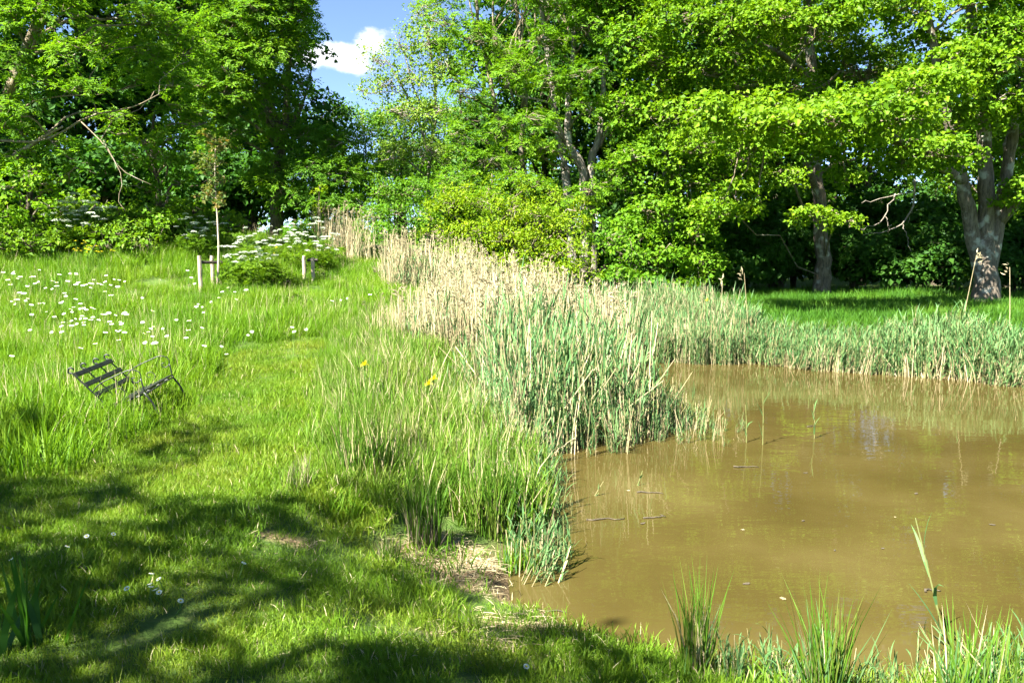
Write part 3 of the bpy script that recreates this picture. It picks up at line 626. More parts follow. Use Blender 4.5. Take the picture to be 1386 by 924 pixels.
tree('leafy_shrub', 'deep green leafy shrub at the foot of the maple behind the pond reeds', 'shrub', b, [([b, P(835, 370, 22), P(840, 340, 22)], .05, .02)],
    [lobe(*t) for t in [(820, 330, 21.8, 28, 18), (850, 345, 21.6, 30, 18), (835, 375, 21.2, 32, 16), (870, 385, 21.2, 26, 14), (800, 300, 22.4, 26, 18), (880, 400, 20.8, 18, 12)]], 'bramble', 'mid_leaf', 'bark_dark', seed=53, leafdens=1.7)

# --- the wood behind: three kinds, copied
def generic(seed, lmat, hgt, rad, n, label, name='wood_tree', low=.3):
    rng = np.random.default_rng(seed); b = np.array([0., 80 + seed, 0])
    lob = []
    for k in range(n):
        a = rng.uniform(0, 2 * math.pi); z = rng.uniform(low, .95); rr = rad * math.sqrt(max(.05, 1 - ((z - .55) / .5) ** 2)) * rng.uniform(.4, 1)
        r = rng.uniform(.8, 1.4) * rad / 3.0
        lob.append((b + [math.cos(a) * rr, math.sin(a) * rr, z * hgt], np.array([r, r, r * .7]), 1.0))
    lean = rng.normal(size=2) * .3
    st = [([b, b + [lean[0], lean[1], hgt * .35], b + [lean[0] * 1.5, 0, hgt * .9]], hgt * .018 + .05, .05), ([b + [lean[0] * .8, lean[1] * .8, hgt * .28], b + [1, .4, hgt * .55], b + [1.6, .5, hgt * .8]], .11, .04)]
    return tree(name, label, 'tree', b, st, lob, 'back', lmat, 'bark_dark', seed=seed, twigmat='bark_dark', leafdens=.55, twigfrac=.3)
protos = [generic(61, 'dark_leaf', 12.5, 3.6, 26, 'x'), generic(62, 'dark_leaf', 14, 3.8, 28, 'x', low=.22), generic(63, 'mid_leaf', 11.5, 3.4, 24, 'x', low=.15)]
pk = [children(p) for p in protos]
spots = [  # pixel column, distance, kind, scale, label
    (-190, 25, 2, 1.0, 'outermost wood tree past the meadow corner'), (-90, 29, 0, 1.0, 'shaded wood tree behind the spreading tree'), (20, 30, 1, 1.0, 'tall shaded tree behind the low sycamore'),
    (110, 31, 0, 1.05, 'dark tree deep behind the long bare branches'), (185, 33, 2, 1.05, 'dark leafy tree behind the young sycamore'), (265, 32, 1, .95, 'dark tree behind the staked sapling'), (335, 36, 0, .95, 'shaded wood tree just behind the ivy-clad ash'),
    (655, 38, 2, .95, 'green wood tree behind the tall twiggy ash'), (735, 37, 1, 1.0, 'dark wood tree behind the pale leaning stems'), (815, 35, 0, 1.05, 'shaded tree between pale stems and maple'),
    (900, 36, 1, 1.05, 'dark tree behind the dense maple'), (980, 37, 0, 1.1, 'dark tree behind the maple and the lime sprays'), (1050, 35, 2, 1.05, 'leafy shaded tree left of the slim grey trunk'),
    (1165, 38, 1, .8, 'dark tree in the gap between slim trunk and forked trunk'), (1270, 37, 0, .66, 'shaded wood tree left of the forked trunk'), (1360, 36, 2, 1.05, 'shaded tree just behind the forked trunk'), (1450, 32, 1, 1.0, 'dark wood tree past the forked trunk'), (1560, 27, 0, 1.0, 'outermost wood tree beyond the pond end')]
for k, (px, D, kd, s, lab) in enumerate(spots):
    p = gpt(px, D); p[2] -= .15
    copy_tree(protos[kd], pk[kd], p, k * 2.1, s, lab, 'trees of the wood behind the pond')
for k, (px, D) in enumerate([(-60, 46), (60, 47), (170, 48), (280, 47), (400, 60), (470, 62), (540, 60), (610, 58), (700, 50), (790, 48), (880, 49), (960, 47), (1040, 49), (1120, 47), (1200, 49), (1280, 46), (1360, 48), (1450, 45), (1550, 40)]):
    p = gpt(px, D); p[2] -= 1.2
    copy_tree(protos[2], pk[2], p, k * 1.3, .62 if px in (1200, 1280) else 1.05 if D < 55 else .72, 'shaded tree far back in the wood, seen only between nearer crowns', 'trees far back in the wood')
for p, ks in zip(protos, pk):
    for c in ks: bpy.data.objects.remove(c)
    bpy.data.objects.remove(p)
def bush_proto(seed, lmat, kind, r, h, n, dens=1.1, smin=.8, smax=1.2, name='understorey_bush', cat='bush'):
    rng = np.random.default_rng(seed); b = np.array([0., 80 + seed, 0]); lob = []
    for k in range(n):
        a = rng.uniform(0, 2 * math.pi); q = math.sqrt(rng.random()) * r * .8; z = h * (.25 + .6 * (1 - (q / r) ** 2) * rng.random() ** .6)
        s = rng.uniform(.3, .5) * min(r, h) * 1.0
        lob.append((b + [math.cos(a) * q, math.sin(a) * q, z], np.array([s, s, s * .75]), 1.0))
    st = [([b, b + [rng.normal() * .2, rng.normal() * .2, h * .4], b + [rng.normal() * .4, rng.normal() * .4, h * .8]], .05, .015) for _ in range(3)]
    return tree(name, 'x', cat, b, st, lob, kind, lmat, 'bark_dark', seed=seed, twigmat='bark_dark', leafdens=dens, smin=smin, smax=smax, twigfrac=.3)
def scatter_copies(proto, spots, labels, group):
    ks = children(proto)
    for k, (x, y, rz, s) in enumerate(spots):
        copy_tree(proto, ks, (x, y, h1(x, y) - .05), rz, s, labels[k] if isinstance(labels, list) else labels, group)
    for c in ks: bpy.data.objects.remove(c)
    bpy.data.objects.remove(proto)
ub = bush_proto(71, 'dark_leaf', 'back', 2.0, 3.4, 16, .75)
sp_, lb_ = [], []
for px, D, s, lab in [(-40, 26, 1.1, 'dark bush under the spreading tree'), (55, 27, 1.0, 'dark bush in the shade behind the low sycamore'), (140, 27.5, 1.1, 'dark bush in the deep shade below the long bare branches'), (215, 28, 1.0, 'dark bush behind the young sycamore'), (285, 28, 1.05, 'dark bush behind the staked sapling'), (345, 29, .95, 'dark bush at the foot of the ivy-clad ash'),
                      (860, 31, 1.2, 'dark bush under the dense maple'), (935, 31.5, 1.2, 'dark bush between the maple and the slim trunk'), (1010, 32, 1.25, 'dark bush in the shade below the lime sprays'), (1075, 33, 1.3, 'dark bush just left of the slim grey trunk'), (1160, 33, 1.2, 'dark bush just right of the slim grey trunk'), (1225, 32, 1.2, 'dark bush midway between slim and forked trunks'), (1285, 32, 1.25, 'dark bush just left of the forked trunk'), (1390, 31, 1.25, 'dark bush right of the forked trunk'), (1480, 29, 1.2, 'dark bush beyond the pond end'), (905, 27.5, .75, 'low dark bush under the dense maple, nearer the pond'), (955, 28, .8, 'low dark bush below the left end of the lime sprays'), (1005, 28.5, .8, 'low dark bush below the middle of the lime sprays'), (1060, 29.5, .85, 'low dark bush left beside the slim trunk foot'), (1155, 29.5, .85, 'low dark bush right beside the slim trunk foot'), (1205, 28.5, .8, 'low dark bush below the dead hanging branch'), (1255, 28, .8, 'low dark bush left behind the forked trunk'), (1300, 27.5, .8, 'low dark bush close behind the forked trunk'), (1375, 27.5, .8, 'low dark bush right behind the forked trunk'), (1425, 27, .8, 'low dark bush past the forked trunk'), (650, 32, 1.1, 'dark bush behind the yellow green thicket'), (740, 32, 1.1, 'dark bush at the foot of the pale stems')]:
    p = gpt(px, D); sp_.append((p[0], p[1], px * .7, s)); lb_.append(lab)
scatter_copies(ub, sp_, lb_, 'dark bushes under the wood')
br = bush_proto(73, 'bramble_leaf', 'bramble', 1.0, .85, 14, 1.6, .7, 1.0, 'bramble_bush', 'bush')
sp_, lb_ = [], []
for px, D, s, lab in [(8, 21, 1.3, 'bramble bush at the meadow back, furthest from the sapling'), (45, 20.6, 1.2, 'bramble bush below the low sycamore'), (95, 21.5, 1.4, 'bramble bush under the tall cow parsley'), (150, 20.5, 1.25, 'bramble bush beside the yellow flowers'), (190, 21, 1.3, 'bramble bush in front of the young sycamore'), (170, 19.4, 1.1, 'bramble bush in front of the yellow flowers'), (70, 19.6, 1.15, 'bramble bush nearest the tall daisies'), (25, 19.2, 1.1, 'bramble bush at the frame edge behind the daisies'), (125, 22.5, 1.5, 'tall bramble bush behind the tall cow parsley'), (265, 22.5, 1.3, 'bramble bush between stake and ivy-clad ash'), (232, 21.5, 1.25, 'bramble bush behind the tall sapling stake'), (368, 17.8, .5, 'leafy mound below the white cow parsley'), (398, 15.2, .45, 'low leafy mound at the end of the mown path'), (345, 18.8, .5, 'leafy mound beside the sapling'), (620, 21, .8, 'low bush in front of the yellow thicket')]:
    p = gpt(px, D); sp_.append((p[0], p[1], px * .37, s)); lb_.append(lab)
scatter_copies(br, sp_, lb_, 'brambles and leafy mounds of the meadow edge')

# --- trees behind the camera whose shade falls on the near grass
for k, (x, y, hgt, lab) in enumerate([(-9.1, 1.5, 8.4, 'tree beside the path end throwing shade on the near grass'), (-6.9, 0.2, 8.2, 'middle tree of the shade row behind the viewer'), (-4.7, -1.1, 7.2, 'tree behind the viewer nearest the pond')]):
    rng = np.random.default_rng(90 + k); b = np.array([x, y, h1(x, y)]); lob = []
    for j in range(24):
        a = rng.uniform(0, 2 * math.pi); z = rng.uniform(.44, .98); q = (2.2 if k == 2 else 2.7) * math.sqrt(max(.08, 1 - ((z - .6) / .48) ** 2)) * rng.uniform(.3, 1)
        r = rng.uniform(.40, .75); lob.append((b + [math.cos(a) * q, math.sin(a) * q, z * hgt], np.array([r, r, r * .7]), .9))
    tree('shade_tree', lab, 'tree', b, [([b, b + [.1, .1, hgt * .4], b + [0, .2, hgt * .9]], .16, .05)], lob, 'maple', 'maple_leaf', 'bark_grey', seed=90 + k, group='trees shading the near grass', leafdens=.58)

# ------------------------------------------------------------------ grass, sedge and reeds (uncountable): tufts set out over the ground
def blades(rng, n, r, l0, l1, w, bend=.5, seg=3, lean=.35, p0=None):
    """n curved tapering blades; returns verts and faces"""
    a = rng.uniform(0, 2 * math.pi, n); q = np.sqrt(rng.random(n)) * r
    p = np.stack([np.cos(a) * q, np.sin(a) * q, np.full(n, -.02)], 1) if p0 is None else p0
    az = rng.uniform(0, 2 * math.pi, n); d = np.stack([np.cos(az), np.sin(az), np.zeros(n)], 1)
    ln = rng.uniform(l0, l1, n)[:, None]; th0 = np.abs(rng.normal(size=n))[:, None] * lean; bd = np.abs(rng.normal(size=n))[:, None] * bend
    tw = rng.uniform(0, 2 * math.pi, n); side = np.stack([np.cos(tw), np.sin(tw), np.zeros(n)], 1)
    V = []; cur = p.copy(); ww = w * rng.uniform(.7, 1.3, n)[:, None]
    for k in range(seg + 1):
        t = k / seg; wk = ww * (1 - .15 * t if k < seg else 0) * (1.0 if k else .8) * (1 if t < .5 else (1.45 - .9 * t))
        if k < seg: V += [cur - side * wk * .5, cur + side * wk * .5]
        else: V += [cur]
        th = th0 + bd * t; cur = cur + (d * np.sin(th) + np.array([0, 0, 1.]) * np.cos(th)) * ln / seg
    m = 2 * seg + 1
    V = np.stack(V, 1).reshape(-1, 3); o = (np.arange(n) * m)[:, None]
    Q = np.concatenate([o + [2 * k, 2 * k + 1, 2 * k + 3, 2 * k + 2] for k in range(seg - 1)]); T3 = o + [2 * seg - 2, 2 * seg - 1, 2 * seg]
    return V, [Q, T3]
def proto(name, acc, mats):
    return bpy.data.objects.new(name, acc.mesh(name, mats))       # shape only, never placed by itself
def scatter(name, label, pts, rot, scl, idx, protos_, cat='grass'):
    me = bpy.data.meshes.new(name); n = len(pts)
    me.vertices.add(n); me.vertices.foreach_set('co', np.asarray(pts, np.float32).ravel())
    a = me.attributes.new('rot', 'FLOAT_VECTOR', 'POINT'); a.data.foreach_set('vector', np.asarray(rot, np.float32).ravel())
    a = me.attributes.new('scl', 'FLOAT', 'POINT'); a.data.foreach_set('value', np.asarray(scl, np.float32))
    a = me.attributes.new('idx', 'INT', 'POINT'); a.data.foreach_set('value', np.asarray(idx, np.int32))
    o = obj(name, me); tag(o, label, cat, kind='stuff')
    g = bpy.data.node_groups.new(name + '_tufts', 'GeometryNodeTree')
    g.interface.new_socket('Geometry', in_out='INPUT', socket_type='NodeSocketGeometry'); g.interface.new_socket('Geometry', in_out='OUTPUT', socket_type='NodeSocketGeometry')
    gi = N(g, 'NodeGroupInput'); go = N(g, 'NodeGroupOutput'); ip = N(g, 'GeometryNodeInstanceOnPoints'); jn = N(g, 'GeometryNodeJoinGeometry')
    for p in protos_:
        oi = N(g, 'GeometryNodeObjectInfo'); oi.inputs['Object'].default_value = p; oi.inputs['As Instance'].default_value = False
        gti = N(g, 'GeometryNodeGeometryToInstance'); L(g, oi.outputs['Geometry'], gti.inputs[0]); L(g, gti.outputs[0], jn.inputs[0])
    def na(nm, ty):
        x = N(g, 'GeometryNodeInputNamedAttribute', data_type=ty); x.inputs['Name'].default_value = nm; return x.outputs['Attribute']
    L(g, gi.outputs[0], ip.inputs['Points']); L(g, jn.outputs[0], ip.inputs['Instance']); ip.inputs['Pick Instance'].default_value = True
    L(g, na('idx', 'INT'), ip.inputs['Instance Index']); L(g, na('rot', 'FLOAT_VECTOR'), ip.inputs['Rotation']); L(g, na('scl', 'FLOAT'), ip.inputs['Scale'])
    L(g, ip.outputs[0], go.inputs[0])
    md = o.modifiers.new('tufts', 'NODES'); md.node_group = g
    return o
def sample(n, x0, x1, y0, y1, rng):
    return rng.uniform(x0, x1, n), rng.uniform(y0, y1, n)
def inview(x, y, margin=1.5): return np.abs(x) < .70 * np.maximum(y, 0) + margin
def place(name, label, x, y, scl, protos_, rng, tilt=.10, cat='grass'):
    z = H(x, y); n = len(x)
    rot = np.stack([rng.normal(size=n) * tilt, rng.normal(size=n) * tilt, rng.uniform(0, 2 * math.pi, n)], 1)
    return scatter(name, label, np.stack([x, y, z], 1), rot, scl, rng.integers(0, len(protos_), n), protos_, cat)
g = np.random.default_rng(101)
def tuft_set(name, k, mats, *layers):
    out = []
    for i in range(k):
        A = Acc()
        for mi, n, r, l0, l1, w, bend, lean in layers: A.add(*blades(g, n, r, l0, l1, w, bend, 3, lean), mi)
        out.append(proto(name, A, mats))
    return out
lawn_t = tuft_set('lawn_tuft', 5, [M['lawn'], M['straw']], (0, 330, .26, .030, .095, .0045, .9, .55), (1, 20, .26, .03, .08, .0035, 1.2, .9))
long_t = tuft_set('long_tuft', 6, [M['grass'], M['straw']], (0, 210, .34, .16, .42, .0095, .75, .30), (1, 5, .33, .25, .5, .004, .5, .25))
seed_t = tuft_set('seed_tuft', 3, [M['grass'], M['straw']], (0, 150, .34, .18, .38, .009, .7, .3), (1, 14, .33, .40, .60, .0035, .35, .15))
bank_t = tuft_set('bank_tuft', 5, [M['sedge'], M['straw']], (0, 150, .27, .20, .54, .012, .5, .18), (1, 9, .28, .30, .66, .007, .45, .22))
wood_t = tuft_set('wood_tuft', 4, [M['shade_tinted_grass']], (0, 130, .45, .15, .42, .014, .8, .35))

# short grass on the mown path
x, y = sample(8000, -7, 2.2, 1.6, 14, g); k = inview(x, y, .8); x, y = x[k], y[k]
dp = sdist(PATH, x, y); dw = sdist(POND, x, y); dn = dirt(x, y)
k = (dp < .2) & (dw > .16) & (g.random(len(x)) > dirt_wide(x, y) * .95) & (g.random(len(x)) < np.clip(6.5 / np.maximum(y, 1), .35, 1)); x, y = x[k], y[k]
s = (.42 + .85 * fbm(x * 1.6, y * 1.6 + 3) ** 1.6 + .2 * g.random(len(x))) * np.where(sdist(PATH, x, y) > -.2, 1.5, 1)
place('path_grass', 'short mown grass of the path along the pond', x, y, s, lawn_t, g)
# long meadow grass, cropped shorter round the stake
STK = G(275, 396); STK2 = G(418, 384)
x, y = sample(13500, -24, 4, 3, 29, g); k = inview(x, y); x, y = x[k], y[k]
dp = sdist(PATH, x, y); dw = sdist(POND, x, y)
k = (dp > .22) & (dw > 1.5 + .7 * fbm(x, y)) & (g.random(len(x)) < np.clip(11 / y, .30, 1) * (1 - .6 * wood(x, y)))
k &= ~((x > -1.2) & (y < 12) & (dw < 2.4)); x, y = x[k], y[k]; dp = sdist(PATH, x, y)
s = (.50 + .85 * fbm(x * .7, y * .7) + .2 * g.random(len(x))) * (.55 + .45 * smooth(0, .7, dp)) * (1 - .012 * np.maximum(0, y - 10)) * np.where((np.hypot(x - STK[0], y - STK[1] + .6) < 1.6) | (np.hypot(x - STK2[0], y - STK2[1] + .6) < 1.5), .6, 1)
place('meadow_grass', 'long bright green meadow grass on the slope', x, y, s, long_t + seed_t[:1], g)
# coarse grass and dead straw on the strip between path and pond
x, y = sample(8000, -6, 1.6, 4.2, 21, g); dp = sdist(PATH, x, y); dw = sdist(POND, x, y)
k = (dp > .18) & (dw > .02) & (dw < 2.7 + .8 * fbm(x, y)) & (g.random(len(x)) < np.clip(7.5 / y, .3, .9) * (1 - dirt_wide(x, y)) * (.45 + .8 * fbm(x * 1.1, y * 1.1 + 60))) & (x < 3.2 - y * .08)
k &= ~((dw < .5) & (y < 5.6)); x, y = x[k], y[k]; dp = sdist(PATH, x, y)
s = (.40 + .60 * smooth(0, 1.2, dp)) * (.75 + .5 * fbm(x * .9 + 30, y * .9)) * g.uniform(.8, 1.15, len(x))
place('bank_grass', 'tall coarse grass mixed with dead straw between path and pond', x, y, s, bank_t, g, .12)
# far bank grass below the trees
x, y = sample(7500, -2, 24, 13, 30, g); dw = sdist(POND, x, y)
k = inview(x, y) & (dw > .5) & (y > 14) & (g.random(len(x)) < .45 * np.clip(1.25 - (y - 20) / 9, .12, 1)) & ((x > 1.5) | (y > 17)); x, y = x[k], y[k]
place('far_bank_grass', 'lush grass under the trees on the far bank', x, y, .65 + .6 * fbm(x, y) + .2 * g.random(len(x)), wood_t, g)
# near bank grass in the sun by the water
x, y = sample(2000, .1, 5.5, 1.8, 5.4, g); dw = sdist(POND, x, y); dp = sdist(PATH, x, y)
k = (dw > .08) & (dp > -.35) & (g.random(len(x)) < .75 * (1 - dirt(x, y))) & inview(x, y, .6); x, y = x[k], y[k]
place('near_bank_grass', 'sunlit grass on the near pond edge', x, y, .6 + .9 * fbm(x * 2, y * 2) + .3 * g.random(len(x)), lawn_t, g)

# reeds
def green_reed(rng, A, p, h, nl=6, lw=.022):
    az = rng.uniform(0, 2 * math.pi); ln = abs(rng.normal()) * .06
    c = np.array([math.cos(az), math.sin(az), 0.]) * ln * h
    pts = np.array([p, p + c * .3 + [0, 0, h * .5], p + c + [0, 0, h * .92]])
    A.add(*tube(pts, [.0055, .0045, .003], 3, False), 1)
    for k in range(nl):
        t = .22 + .75 * k / nl + rng.uniform(-.03, .03); a = az + k * math.pi + rng.normal() * .5
        q = p + c * t + np.array([0, 0, h * .92 * t]); d = np.array([math.cos(a), math.sin(a), 0]); s = np.array([-math.sin(a), math.cos(a), 0])
        l = h * rng.uniform(.24, .38); th = rng.uniform(.10, .40); bd = rng.uniform(.1, .9) if rng.random() < .8 else rng.uniform(1.2, 2.2); V = []; cur = q.copy()
        for j in range(5):
            u = j / 4; w = lw * rng.uniform(.9, 1.1) * [.5, 1, .85, .5, 0][j]
            V += [cur - s * w * .5, cur + s * w * .5] if j < 4 else [cur]
            an = th + bd * u; cur = cur + (d * math.sin(an) + np.array([0, 0, math.cos(an)])) * l / 4
        A.add(np.array(V), [np.array([[0, 1, 3, 2], [2, 3, 5, 4], [4, 5, 7, 6]]), np.array([[6, 7, 8]])], 0)
def dead_reed(rng, A, p, h, plume=True):
    az = rng.uniform(0, 2 * math.pi); d = np.array([math.cos(az), math.sin(az), 0.]); c = d * abs(rng.normal()) * .09 * h
    if rng.random() < .18: c = c * 4.5; h *= .8
    pts = np.array([p, p + c * .35 + [0, 0, h * .5], p + c + [0, 0, h]])
    A.add(*tube(pts, [.0085, .007, .0045], 3, False), 2)
    for k in range(1):
        t = rng.uniform(.25, .8); a = rng.uniform(0, 6.3); dd = np.array([math.cos(a), math.sin(a), 0]); q = p + c * t + [0, 0, h * t]; l = h * rng.uniform(.08, .16); s = np.array([-dd[1], dd[0], 0]) * .006
        e = q + dd * l * .5 + [0, 0, l * rng.uniform(-.4, .8)]
        A.add(np.array([q - s, q + s, e]), np.array([[0, 1, 2]]), 2)
    if plume:
        top = p + c + [0, 0, h]; n = 8
        pos = top + np.stack([rng.normal(size=n) * .018, rng.normal(size=n) * .018, rng.uniform(-.16, .05, n)], 1) + d * rng.uniform(0, .05)
        ax = unit(d * .6 + rng.normal(size=(n, 3)) * .35 + [0, 0, .5]); l = rng.uniform(.06, .11, n)
        V = leaf_verts(pos, ax, rng.normal(size=(n, 3)), l, l * .3).reshape(-1, 3); q = np.arange(n)[:, None] * 4
        A.add(V, np.concatenate([q + [0, 1, 2], q + [0, 2, 3]]), 3)
RM = [M['reed'], M['reed_stem'], M['straw'], M['plume']]
def reed_set(name, k, ng, nd, hg, hd, r, plume=True, lw=.022):
    out = []
    for i in range(k):
        A = Acc()
        for j in range(ng):
            a = g.uniform(0, 6.3); q = r * math.sqrt(g.random()); green_reed(g, A, np.array([math.cos(a) * q, math.sin(a) * q, -.05]), hg * g.uniform(.5, 1.2), lw=lw)
        for j in range(nd):
            a = g.uniform(0, 6.3); q = r * math.sqrt(g.random()); dead_reed(g, A, np.array([math.cos(a) * q, math.sin(a) * q, -.05]), hd * g.uniform(.5, 1.15), plume and g.random() < .10)
        out.append(proto(name, A, RM))
    return out
reed_green = reed_set('green_reed', 9, 5, 3, 1.2, 1.2, .22, False, .021)
reed_mixed = reed_set('mixed_reed', 5, 4, 4, 1.15, 1.3, .17)
reed_dead = reed_set('dead_reed', 8, 1, 7, .8, 1.36, .22)
reed_low = reed_set('low_reed', 8, 6, 3, .82, .70, .22, False, .022)
def in_poly(pix, z, n, rng, jit=0):
    pl = chaikin([onz(*p, z) for p in pix], 2); lo, hi = pl.min(0), pl.max(0)
    x, y = rng.uniform(lo[0], hi[0], n), rng.uniform(lo[1], hi[1], n); d = sdist(pl, x, y); k = d < (fbm(x * 2, y * 2) - .5) * jit
    return x[k], y[k], -d[k]
def floor_place(name, label, x, y, s, protos_, rng, tilt=.06):
    z = np.maximum(H(x, y), WATER - .1); n = len(x)
    rot = np.stack([rng.normal(size=n) * tilt, rng.normal(size=n) * tilt, rng.uniform(0, 6.3, n)], 1)
    return scatter(name, label, np.stack([x, y, z], 1), rot, s, rng.integers(0, len(protos_), n), protos_, 'reeds')
# green reeds standing in the water in the middle
x, y, d = in_poly([(600, 610), (660, 650), (720, 652), (790, 625), (870, 612), (960, 610), (1020, 604), (1030, 584), (960, 565), (900, 548), (860, 520), (840, 498), (780, 488), (680, 490), (610, 530)], WATER, 2700, g, .5)
s = np.where(x > 1.5, .62, 1.0) * (.42 + .58 * smooth(0, 1.0, d)) * (.85 + .3 * fbm(x * 2.5, y * 2.5)) * g.uniform(.85, 1.15, len(x)) * (1 - .25 * smooth(1.2, 2.6, x))
k = g.random(len(x)) < np.where(x > 1.0, .62, .8) * (.15 + .85 * smooth(-.1, 1.0, d))
floor_place('reed_bed', 'blue green reeds standing in the water at the pond middle', x[k], y[k], s[k], reed_green + reed_dead[:1], g, .09)
# pale dead reeds behind them
x, y, d = in_poly([(500, 520), (570, 530), (660, 540), (760, 520), (830, 500), (850, 482), (800, 472), (700, 470), (610, 474), (540, 484)], -.35, 2600, g, .8)
k = g.random(len(x)) < .12 + .88 * smooth(-2.6, .3, x) * (.45 + .9 * fbm(x * 1.2, y * 1.2))
floor_place('dead_reed_bed', 'tall pale dead reeds with brown plumes behind the green reeds', x[k], y[k], (.80 + .25 * fbm(x[k], y[k])) * (.5 + .5 * smooth(-2.6, .2, x[k])) * g.uniform(.8, 1.12, k.sum()), reed_dead * 2 + reed_green[:3], g, .06)
# mixed reeds to the right of the dead ones, along the inlet
x, y, d = in_poly([(800, 486), (880, 486), (960, 490), (1010, 492), (1020, 474), (960, 462), (880, 458), (800, 462)], -.4, 1500, g, .6)
floor_place('inlet_reeds', 'green reeds with few dead stems round the pond inlet', x, y, g.uniform(.50, .78, len(x)), reed_green, g, .12)
# reeds along the far shore
sh = np.array([onz(*p, WATER) for p in [(960, 482), (1000, 488), (1100, 500), (1200, 506), (1300, 513), (1386, 522)]] + [(9.9, 12.6), (10.6, 10.5)])
sh = spline(np.c_[sh, np.zeros(len(sh))], 200)[:, :2]
k = g.integers(0, 200, 1500); off = g.uniform(-.12, 1.25, 1500) ** 1.0; nrm = np.array([.28, .96])
x = sh[k, 0] + g.normal(size=1500) * .06 + nrm[0] * off; y = sh[k, 1] + nrm[1] * off + g.normal(size=1500) * .06
floor_place('far_shore_reeds', 'fringe of low reeds along the far shore', x, y, g.uniform(.6, .95, 1500) * (.35 + 1.0 * fbm(x * 1.1, y * 1.1)), reed_low, g, .16)
# far dead reed patches in the meadow
for lab, px0, px1, D0, D1, n, hh in [('small patch of dead reeds beside the leafy column', 437, 505, 22, 24, 90, .95), ('second patch of far dead reeds below the hawthorn', 525, 650, 18.5, 21, 190, .85)]:
    pxs = g.uniform(px0, px1, n); Ds = g.uniform(D0, D1, n); x = (pxs - 693) / FPX * Ds * 1.0; y = Ds
    floor_place('far_reed_patch', lab, x, y, hh * g.uniform(.75, 1.15, n), reed_dead + reed_mixed[:1], g, .08)
# young shoots along the near water edge
x, y = sample(5000, .2, 5, 3.3, 5.2, g); dw = sdist(POND, x, y); k = (np.abs(dw - .06) < .22) & (g.random(len(x)) < .15) & (x > .9); x, y = x[k], y[k]
floor_place('shore_shoots', 'short pale reed shoots along the near water edge', x, y, g.uniform(.22, .42, len(x)), reed_low, g, .15)
x, y, d = in_poly([(700, 790), (770, 800), (760, 740), (750, 690), (770, 640), (720, 640), (690, 700)], WATER, 60, g, .4)
floor_place('corner_shoots', 'thin reed shoots in the pond corner by the bare soil', x, y, g.uniform(.3, .62, len(x)), reed_low, g, .2)

# ------------------------------------------------------------------ rush tussocks and single plants
def tussock(name, label, px, py, nb, r, h, w, mats_layers, seed, group=None, lean=.16, bend=.25):
    rng = np.random.default_rng(seed); c = G(px, py); A = Acc(); ms = []
    for mname, n, hh in mats_layers:
        A.add(*blades(rng, n, r, h * hh * .55, h * hh, w, bend, 3, lean), len(ms)); ms.append(M[mname])
    root = obj(name, A.mesh(name, ms), None, c)
    return tag(root, label, 'plant', group)
gt = 'rush and sedge tussocks by the water'
tussock('rush_tussock', 'dark brown-based rush tussock beside the bare soil', 575, 742, 1, .11, .58, .007, [('rush', 190, 1), ('bark_dark', 110, .55), ('plume', 60, .8)], 201, gt, .14)
tussock('rush_tussock', 'broad green rush tussock at the water edge behind the bare soil', 668, 722, 1, .16, .72, .007, [('rush', 300, 1), ('bark_dark', 80, .45), ('straw', 30, 1)], 202, gt, .18)
tussock('rush_tussock', 'tall bright rush tussock between path and reeds', 495, 655, 1, .20, .68, .007, [('rush', 320, 1), ('straw', 70, .9)], 203, gt, .18)
tussock('rush_tussock', 'rush tussock nearest the yellow iris flowers', 545, 640, 1, .16, .62, .007, [('rush', 220, 1), ('straw', 60, 1)], 204, gt, .2)
tussock('rush_tussock', 'upright rush tussock on the near shore, nearest the pond corner', 942, 930, 1, .07, .62, .006, [('rush', 90, 1), ('straw', 34, .8), ('reed', 20, .7)], 205, gt, .13)
tussock('rush_tussock', 'rush tussock on the near shore with mixed reed blades', 1118, 965, 1, .08, .66, .007, [('rush', 90, 1), ('reed', 36, .8), ('straw', 10, .8)], 206, gt, .16)
tussock('rush_tussock', 'wide rush tussock on the near shore at the frame edge', 1335, 985, 1, .20, .52, .008, [('rush', 130, 1), ('reed', 70, .9), ('straw', 16, 1)], 207, gt, .24)
tussock('sedge_tuft', 'small brown sedge tuft on the path edge by the soil', 525, 765, 1, .07, .26, .005, [('rush', 60, 1), ('plume', 40, .9)], 208, gt, .25)
tussock('sedge_tuft', 'low green tuft at the pond corner on the near bank', 850, 935, 1, .09, .20, .006, [('grass', 110, 1)], 209, gt, .35)
tussock('sedge_tuft', 'reddish sedge tuft at the far side of the mown path', 405, 665, 1, .10, .32, .005, [('sedge', 80, 1), ('plume', 50, 1)], 210, gt, .22)
tussock('sedge_tuft', 'leafy tuft overhanging the water right of the bare soil', 700, 775, 1, .12, .26, .008, [('grass', 110, 1), ('reed', 30, 1.1)], 211, gt, .35)
for k, (px, py, lab) in enumerate([(60, 640, 'shaded mound of long grass at the path edge'), (470, 700, 'shaded grass mound on the path beside the rushes')]):
    tussock('grass_mound', lab, px, py, 1, .28 if k == 0 else .14, .5 if k == 0 else .22, .009, [('grass', 260, 1)], 220 + k, 'grass mounds at the path edge', .4, .7)
# sword-leaved iris in the shade
c = G(35, 880); rng = np.random.default_rng(231); A = Acc()
p0 = np.stack([rng.normal(size=17) * .05, rng.normal(size=17) * .05, np.full(17, -.03)], 1)
A.add(*blades(rng, 17, .1, .22, .46, .024, .25, 3, .28, p0))
tag(obj('iris_plant', A.mesh('iris_plant', [M['dark_leaf']]), None, c), 'broad sword-leaved plant in the shade of the near grass', 'plant')
